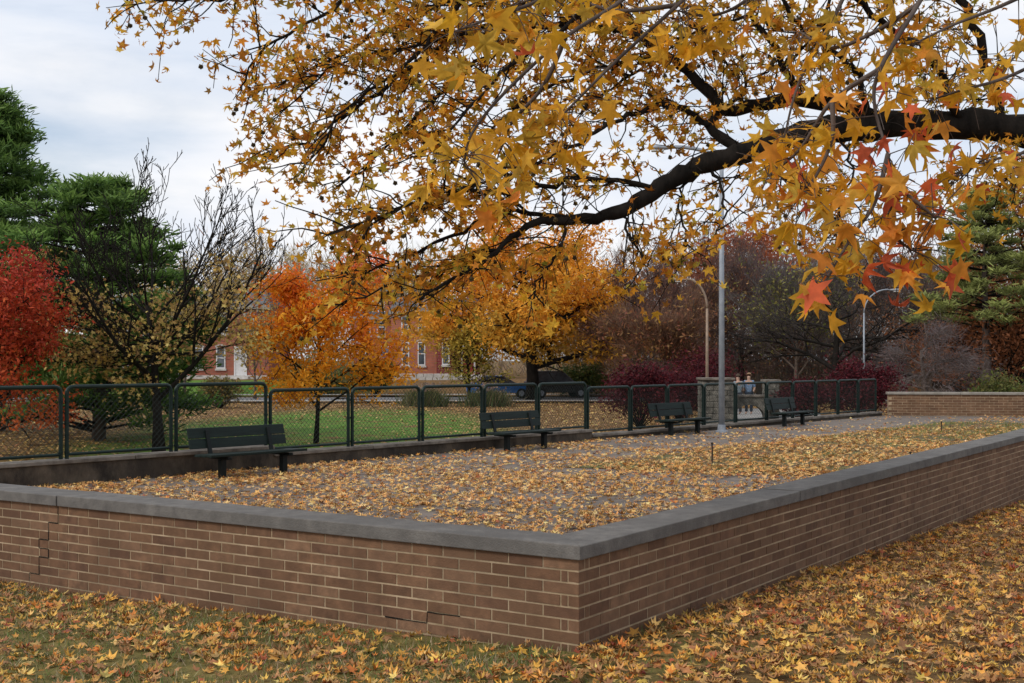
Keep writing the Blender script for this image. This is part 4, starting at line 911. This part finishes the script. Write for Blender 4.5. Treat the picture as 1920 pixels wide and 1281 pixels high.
near = [
 [(1330,-150,3.5),(1180,-10,3.3),(1060,70,3.15),(950,170,3.05),(885,250,3.0),(870,310,3.0)],
 [(1200,-130,3.1),(1030,-10,3.0),(930,30,2.95),(850,60,2.9)],
 [(1060,70,3.15),(1020,160,3.2),(960,230,3.25),(940,280,3.3)],
 [(1420,-130,3.5),(1270,10,3.4),(1160,110,3.35),(1080,190,3.3),(1040,230,3.3)],
 [(1270,10,3.4),(1150,20,3.5),(1050,-10,3.6),(960,10,3.6)],
 [(1810,-140,3.2),(1720,10,3.1),(1650,130,3.0),(1640,200,3.0),(1665,290,2.95),(1675,350,2.95)],
 [(1665,290,2.95),(1640,380,2.9),(1600,440,2.9),(1545,530,2.85)],
 [(1675,350,2.95),(1720,380,2.9),(1755,410,2.9)],
 [(1675,350,2.95),(1670,430,3.0),(1710,470,3.0)],
 [(1650,130,3.0),(1560,190,3.1),(1500,280,3.2),(1440,330,3.3)],
 [(1640,-140,3.4),(1570,20,3.3),(1500,150,3.3),(1470,260,3.3)],
 [(2060,60,3.6),(1900,140,3.5),(1800,170,3.4),(1740,190,3.4)],
 [(2060,180,3.8),(1930,280,3.7),(1860,300,3.6),(1790,330,3.6)],
 [(2030,-60,3.3),(1880,10,3.2),(1780,50,3.2),(1700,90,3.2)],
 [(1500,-100,3.4),(1400,0,3.4),(1330,30,3.5),(1270,20,3.5)],
 [(1720,10,3.1),(1640,60,3.2),(1560,90,3.2),(1500,60,3.3)],
 [(2000,-80,3.8),(1940,60,3.7),(1890,120,3.7)],
 [(1560,190,3.1),(1560,260,3.1),(1530,330,3.1),(1500,360,3.1)],
]
nt_ = MB(); NP, NS, NC = [], [], []
yel = [(.88,.48,.035),(.84,.42,.03),(.90,.54,.07),(.80,.40,.04),(.62,.40,.05)]
red = [(.86,.30,.04),(.90,.38,.05),(.76,.15,.05),(.86,.42,.06),(.66,.14,.06)]
for li, pts in enumerate(near):
    sp = smooth_path([P(*p) for p in pts]); n = len(sp); rr = [.0075-(.0075-.0024)*i/(n-1) for i in range(n)]
    nt_.tube([q-TB for q in sp], rr, 6, False)
    for i in range(2, n):
        if sp[i][2] > EYE+HOR/F*sp[i][1]+.25: continue
        for _ in range(rng.integers(0, 3) if i < n-3 else 5):
            d = nrmz(rng.normal(size=3)+np.array([0,0,-.35])); L = rng.uniform(.05,.14); e = sp[i]+d*L
            nt_.tube([sp[i]-TB, (sp[i]+e)/2-TB+np.array([0,0,.008]), e-TB], [.0016,.0012,.0011], 4, False)
            e2 = e+np.array([0,0,-.03]); NP.append(e2); NS.append(rng.uniform(.036,.062))
            pr_ = np.clip((e[0]-.5)/.42, 0, 1)*np.clip(.95-(e[2]-2.0)*.9, .12, 1)*.7+.03
            pl = red if rng.uniform() < pr_ else yel; NC.append(np.array(pl[rng.integers(0,5)])*rng.uniform(.78,1.15))
lk(TB+np.array([-.1,.05,4.6]), (2.0,3.6,3.75), .1, .03, .5)
s = smooth_path([np.array((2.0,3.6,3.75)), np.array((1.2,3.3,3.3)), np.array((.6,3.3,3.15)), np.array((.3,3.2,3.1))]); nt_.tube([q-TB for q in s], [.03-.018*i/(len(s)-1) for i in range(len(s))], 8)
for pts in near:
    if pts[0][1] < 0 or pts[0][0] > 1950:
        a = P(*pts[0]); j = min(s, key=lambda q: np.linalg.norm(q-a)); nt_.tube([j-TB, (j+a)/2+np.array([0,0,.05])-TB, a-TB], [.014,.011,.0085], 6, False)
nt_.build('near_twigs', M['greybark'], gum, smooth=True)
n = len(NP); NPa = np.array(NP); NCa = np.clip(np.array(NC),0,1)
nrm = rng.normal(size=(n,3)); dirs = rng.normal(size=(n,3))*.7+np.array([0,0,-1.0])
cloud('near_leaves', NPa, nrm, np.array(NS), NCa, star(True, 15, .60, .40), M['leaf'], gum, dirs=dirs, base=TB, curl=1.4)
ballm = surf('seed_ball', (.03,.022,.01), (.10,.075,.03), 60, .9, .3, 90)
def ballmesh(centres, r):
    bm = bmesh.new(); bmesh.ops.create_icosphere(bm, subdivisions=2, radius=1)
    for v in bm.verts: v.co *= (1.22 if v.index % 3 == 0 else .9)
    base_v = [tuple(v.co) for v in bm.verts]; base_f = [tuple(v.index for v in f.verts) for f in bm.faces]; bm.free()
    mb = MB()
    for c in centres: mb.add([(c[0]+x*r, c[1]+y*r, c[2]+z*r) for x,y,z in base_v], base_f)
    return mb
gb = ballmesh([(0,0,0)], .019).build('seed_ball', ballm); gb_mesh = gb.data; bpy.data.objects.remove(gb)
px_ = [(960+e[0]/e[1]*F) for a, e in SB]; order = sorted(range(len(SB)), key=lambda i: (px_[i] > 1100, rng.uniform()))
for a, e in SB: twig.tube([a-TB, (a+e)/2-TB, e-TB], .0016, 3, False)
first = order[:100]; rest = order[100:]
for i in first:
    o = bpy.data.objects.new('seed_ball', gb_mesh); COL.objects.link(o); o.parent = gum; o.location = tuple(SB[i][1]-TB)
if rest:
    o = ballmesh([SB[i][1]-TB for i in rest], .019).build('seed_balls', ballm, gum); o['kind'] = 'stuff'
twig.build('twigs', M['bark'], gum)

# ------------------------------------------------------------------ fallen leaves
rng = np.random.default_rng(11)
lawnpal = [(.72,.38,.075),(.78,.45,.10),(.54,.30,.11),(.31,.145,.06),(.68,.25,.05),(.42,.105,.05),(.84,.56,.17),(.46,.23,.09)]
def scatter(n, x0, x1, y0, y1, ok, dens=None):
    x = rng.uniform(x0,x1,n); y = rng.uniform(y0,y1,n); m = ok(x,y)
    if dens is not None: m &= rng.uniform(0,1,n) < dens(x,y)
    return x[m], y[m]
def vis(x, y): return np.abs(x) < .47*y+1.2
x, y = scatter(130000, -9, 13, 5.4, 22, lambda x,y: vis(x,y)&((outL(x,y)>.03)|(outR(x,y)>.03))&(wf(x,y)>1), lambda x,y: np.where(outR(x,y)>0, .95, np.clip(.55+.40*sn(x,y,1.6,3)+.25*sn(x,y,4,1), .14, .95)+.15*(outL(x,y)<.25))*np.clip(1.25-y*.035,.4,1))
n = len(x)
z = ground_z(x,y)+rng.uniform(.004,.05,n)*np.where(outR(x,y)>0,1.0,.75)
nr = rng.normal(0,.32,(n,3)); nr[:,2] = 1
T_FALL = star(True, 19, .6, .48)
o = cloud('fallen_leaves', np.stack([x,y,z],1), nr, rng.uniform(.024,.060,n), pick(n, lawnpal, [4.6,3.6,3.6,3.4,2.4,1,1.6,3.8], .30), T_FALL, M['litter'], curl=1.3)
tag(o, 'thick litter of yellow and orange star leaves on the near lawn', 'leaves', kind='stuff')
plpal = [(.76,.43,.14),(.83,.52,.19),(.60,.32,.11),(.40,.19,.07),(.76,.34,.08),(.44,.14,.05),(.88,.61,.27)]
def inpl(x,y): return (outL(x,y)<-.36)&(outR(x,y)<-.36)&(wf(x,y)>.16)&(y<36.4)&(x<19)
def sv(x,y): return (x-FO[0])*FDn[0]+(y-FO[1])*FDn[1]
def dpl(x,y):
    w = wf(x,y); s = sv(x,y)
    base = np.clip(.78+.6*sn(x,y,.8,1.2)+.35*sn(x,y,3,2), .05, 1)
    walk = np.where(w < 3.2, np.clip(.36+.5*sn(x,y,1.1,4), .03, .95), base)
    walk = np.where((w < 3.2)&(s < 6), np.clip(walk+.35, 0, 1), walk)
    walk = np.where((w<3.2)&(s>13), walk*.35, walk)
    walk = np.where(y > 30, walk*.3, walk)
    walk = np.where((w > 3.2)&(s > 17), walk*.6, walk)
    near = (outL(x,y) > -2.6)&(outL(x,y) < 0)&(x > -3.5); walk = np.where(near, np.clip(.38+.75*sn(x,y,1.3,.6)+.25*sn(x,y,4,1), .04, 1), walk)
    return walk
x, y = scatter(215000, -9, 20, 7.7, 36.4, lambda x,y: inpl(x,y)&vis(x,y), dpl)
n = len(x)
z = .006+rng.uniform(.002,.03,n); nr = rng.normal(0,.28,(n,3)); nr[:,2] = 1
o = cloud('scattered_leaves', np.stack([x,y,z],1), nr, rng.uniform(.028,.062,n), pick(n, plpal, [5,4,3,2,2.2,1,2.2], .24), T_LO, M['litter'], curl=1.2)
tag(o, 'carpet of dry tan and gold leaves spread over the plaza', 'leaves', kind='stuff')
x, y = scatter(80000, -24, 24, 17, 72, lambda x,y: (wf(x,y)<-.4)&(np.abs(x)<.47*y+2), lambda x,y: np.clip(1.0-.95*np.exp(-(((x+7)/6.5)**2+((y-42)/19)**2)*1.0)+.15*sn(x,y,.7,2), .06, 1)*np.clip(36/y,.3,1))
n = len(x); z = ground_z(x,y)+rng.uniform(.01,.04,n); nr = rng.normal(0,.3,(n,3)); nr[:,2] = 1
o = cloud('leaf_litter', np.stack([x,y,z],1), nr, rng.uniform(.05,.10,n), pick(n, [(.50,.29,.10),(.6,.38,.14),(.34,.18,.08),(.64,.44,.16)], None, .25), T_QUAD, M['litter'])
tag(o, 'brown and tan leaf litter over the lawn beyond the fence', 'leaves', kind='stuff')
def blades(name, x, y, z, n, lo, hi, pal, label, tilt=.38, w=None):
    d = rng.normal(0,tilt,(n,3)); d[:,2] = 1
    o = cloud(name, np.stack([x,y,z],1), d, rng.uniform(lo,hi,n), pick(n, pal, w, .3), (np.array([(-.045,0,0),(.045,0,0),(.03,.6,.08),(0,1,.25),(-.03,.6,.08)]), [(0,1,2,4),(4,2,3)]), M['litter'], dirs=d)
    tag(o, label, 'grass', kind='stuff')
x, y = scatter(220000, -7, 8, 5.4, 12, lambda x,y: vis(x,y)&((outL(x,y)>.02)|(outR(x,y)>.02)), lambda x,y: np.clip(.5+.6*sn(x,y,1.1,3), .12, 1)*np.where(outR(x,y)>0,.2,1)); n = len(x)
blades('lawn_grass', x, y, ground_z(x,y)-.005, n, .03, .08, [(.13,.20,.04),(.20,.24,.07),(.40,.32,.18),(.09,.15,.03),(.48,.39,.23),(.30,.24,.13)], 'short green and straw coloured grass showing between leaves near the wall', .65, [2.2,2.2,2.2,1.8,1.8,2.2])
x, y = scatter(100000, 1, 17, 17, 35, lambda x,y: inpoly(x,y,BED)&(sv(x,y)>13), lambda x,y: np.clip(.35+.6*sn(x,y,1.0,3), .03, 1)*sstep(15,22,sv(x,y))); n = len(x)
blades('bed_grass', x, y, np.full(n,.01), n, .05, .11, [(.15,.22,.05),(.22,.28,.07),(.10,.16,.03),(.30,.27,.12)], 'green grass patch at the far end of the leaf bed')

# ------------------------------------------------------------------ world, sun, camera
w = bpy.data.worlds.new('World'); SC.world = w; w.use_nodes = True; nt = w.node_tree; nt.nodes.clear(); L = nt.links
out = nt.nodes.new('ShaderNodeOutputWorld'); bg_ = N(nt, 'ShaderNodeBackground', Strength=1.0)
sky = nt.nodes.new('ShaderNodeTexSky'); sky.sky_type = 'NISHITA'; sky.sun_disc = False; sky.sun_elevation = math.radians(42); sky.sun_rotation = math.radians(-130); sky.dust_density = 2.0
sc1 = N(nt, 'ShaderNodeVectorMath', operation='SCALE'); L.new(sky.outputs[0], sc1.inputs[0]); sc1.inputs['Scale'].default_value = .15
tc = N(nt, 'ShaderNodeTexCoord'); mp = N(nt, 'ShaderNodeMapping'); mp.inputs['Scale'].default_value = (1.2,1.2,5.5); mp.inputs['Location'].default_value = (.3,.1,.2); mp.inputs['Rotation'].default_value = (.0,.06,.3); L.new(tc.outputs['Generated'], mp.inputs['Vector'])
nz = N(nt, 'ShaderNodeTexNoise', Scale=1.7, Detail=7.0, Roughness=.55, Distortion=.3); L.new(mp.outputs[0], nz.inputs['Vector'])
cr = N(nt, 'ShaderNodeValToRGB'); e = cr.color_ramp.elements; e[0].position = .36; e[1].position = .55; e[0].color = (.45,.45,.45,1); e[1].color = (1,1,1,1); L.new(nz.outputs['Fac'], cr.inputs['Fac'])
nz2 = N(nt, 'ShaderNodeTexNoise', Scale=2.6, Detail=6.0); L.new(mp.outputs[0], nz2.inputs['Vector'])
cc = N(nt, 'ShaderNodeValToRGB'); e = cc.color_ramp.elements; e[0].position = .35; e[1].position = .62; e[0].color = (.76,.83,.95,1); e[1].color = (1.0,1.0,1.02,1); L.new(nz2.outputs['Fac'], cc.inputs['Fac'])
mx = N(nt, 'ShaderNodeMix', data_type='RGBA'); L.new(cr.outputs['Color'], mx.inputs[0]); L.new(sc1.outputs[0], mx.inputs[6]); L.new(cc.outputs['Color'], mx.inputs[7])
L.new(mx.outputs[2], bg_.inputs['Color']); L.new(bg_.outputs[0], out.inputs['Surface'])
sl = bpy.data.lights.new('Sun', 'SUN'); sl.energy = 1.5; sl.angle = math.radians(14); sl.color = (1,.94,.86)
so = bpy.data.objects.new('Sun', sl); COL.objects.link(so)
el = math.radians(42); az = math.radians(-130); dv = Vector((math.sin(az)*math.cos(el), math.cos(az)*math.cos(el), math.sin(el)))
so.rotation_euler = dv.to_track_quat('Z','Y').to_euler()
cam = bpy.data.cameras.new('Camera'); co = bpy.data.objects.new('Camera', cam); COL.objects.link(co)
co.location = (0,0,EYE); co.rotation_euler = (PI/2,0,0); cam.sensor_width = 36; cam.lens = F/1920*36; cam.shift_y = (HOR-640.5)/1920; cam.clip_start = .05; cam.clip_end = 3000
SC.camera = co
SC.view_settings.view_transform = 'Standard'; SC.view_settings.look = 'None'; SC.view_settings.exposure = 0
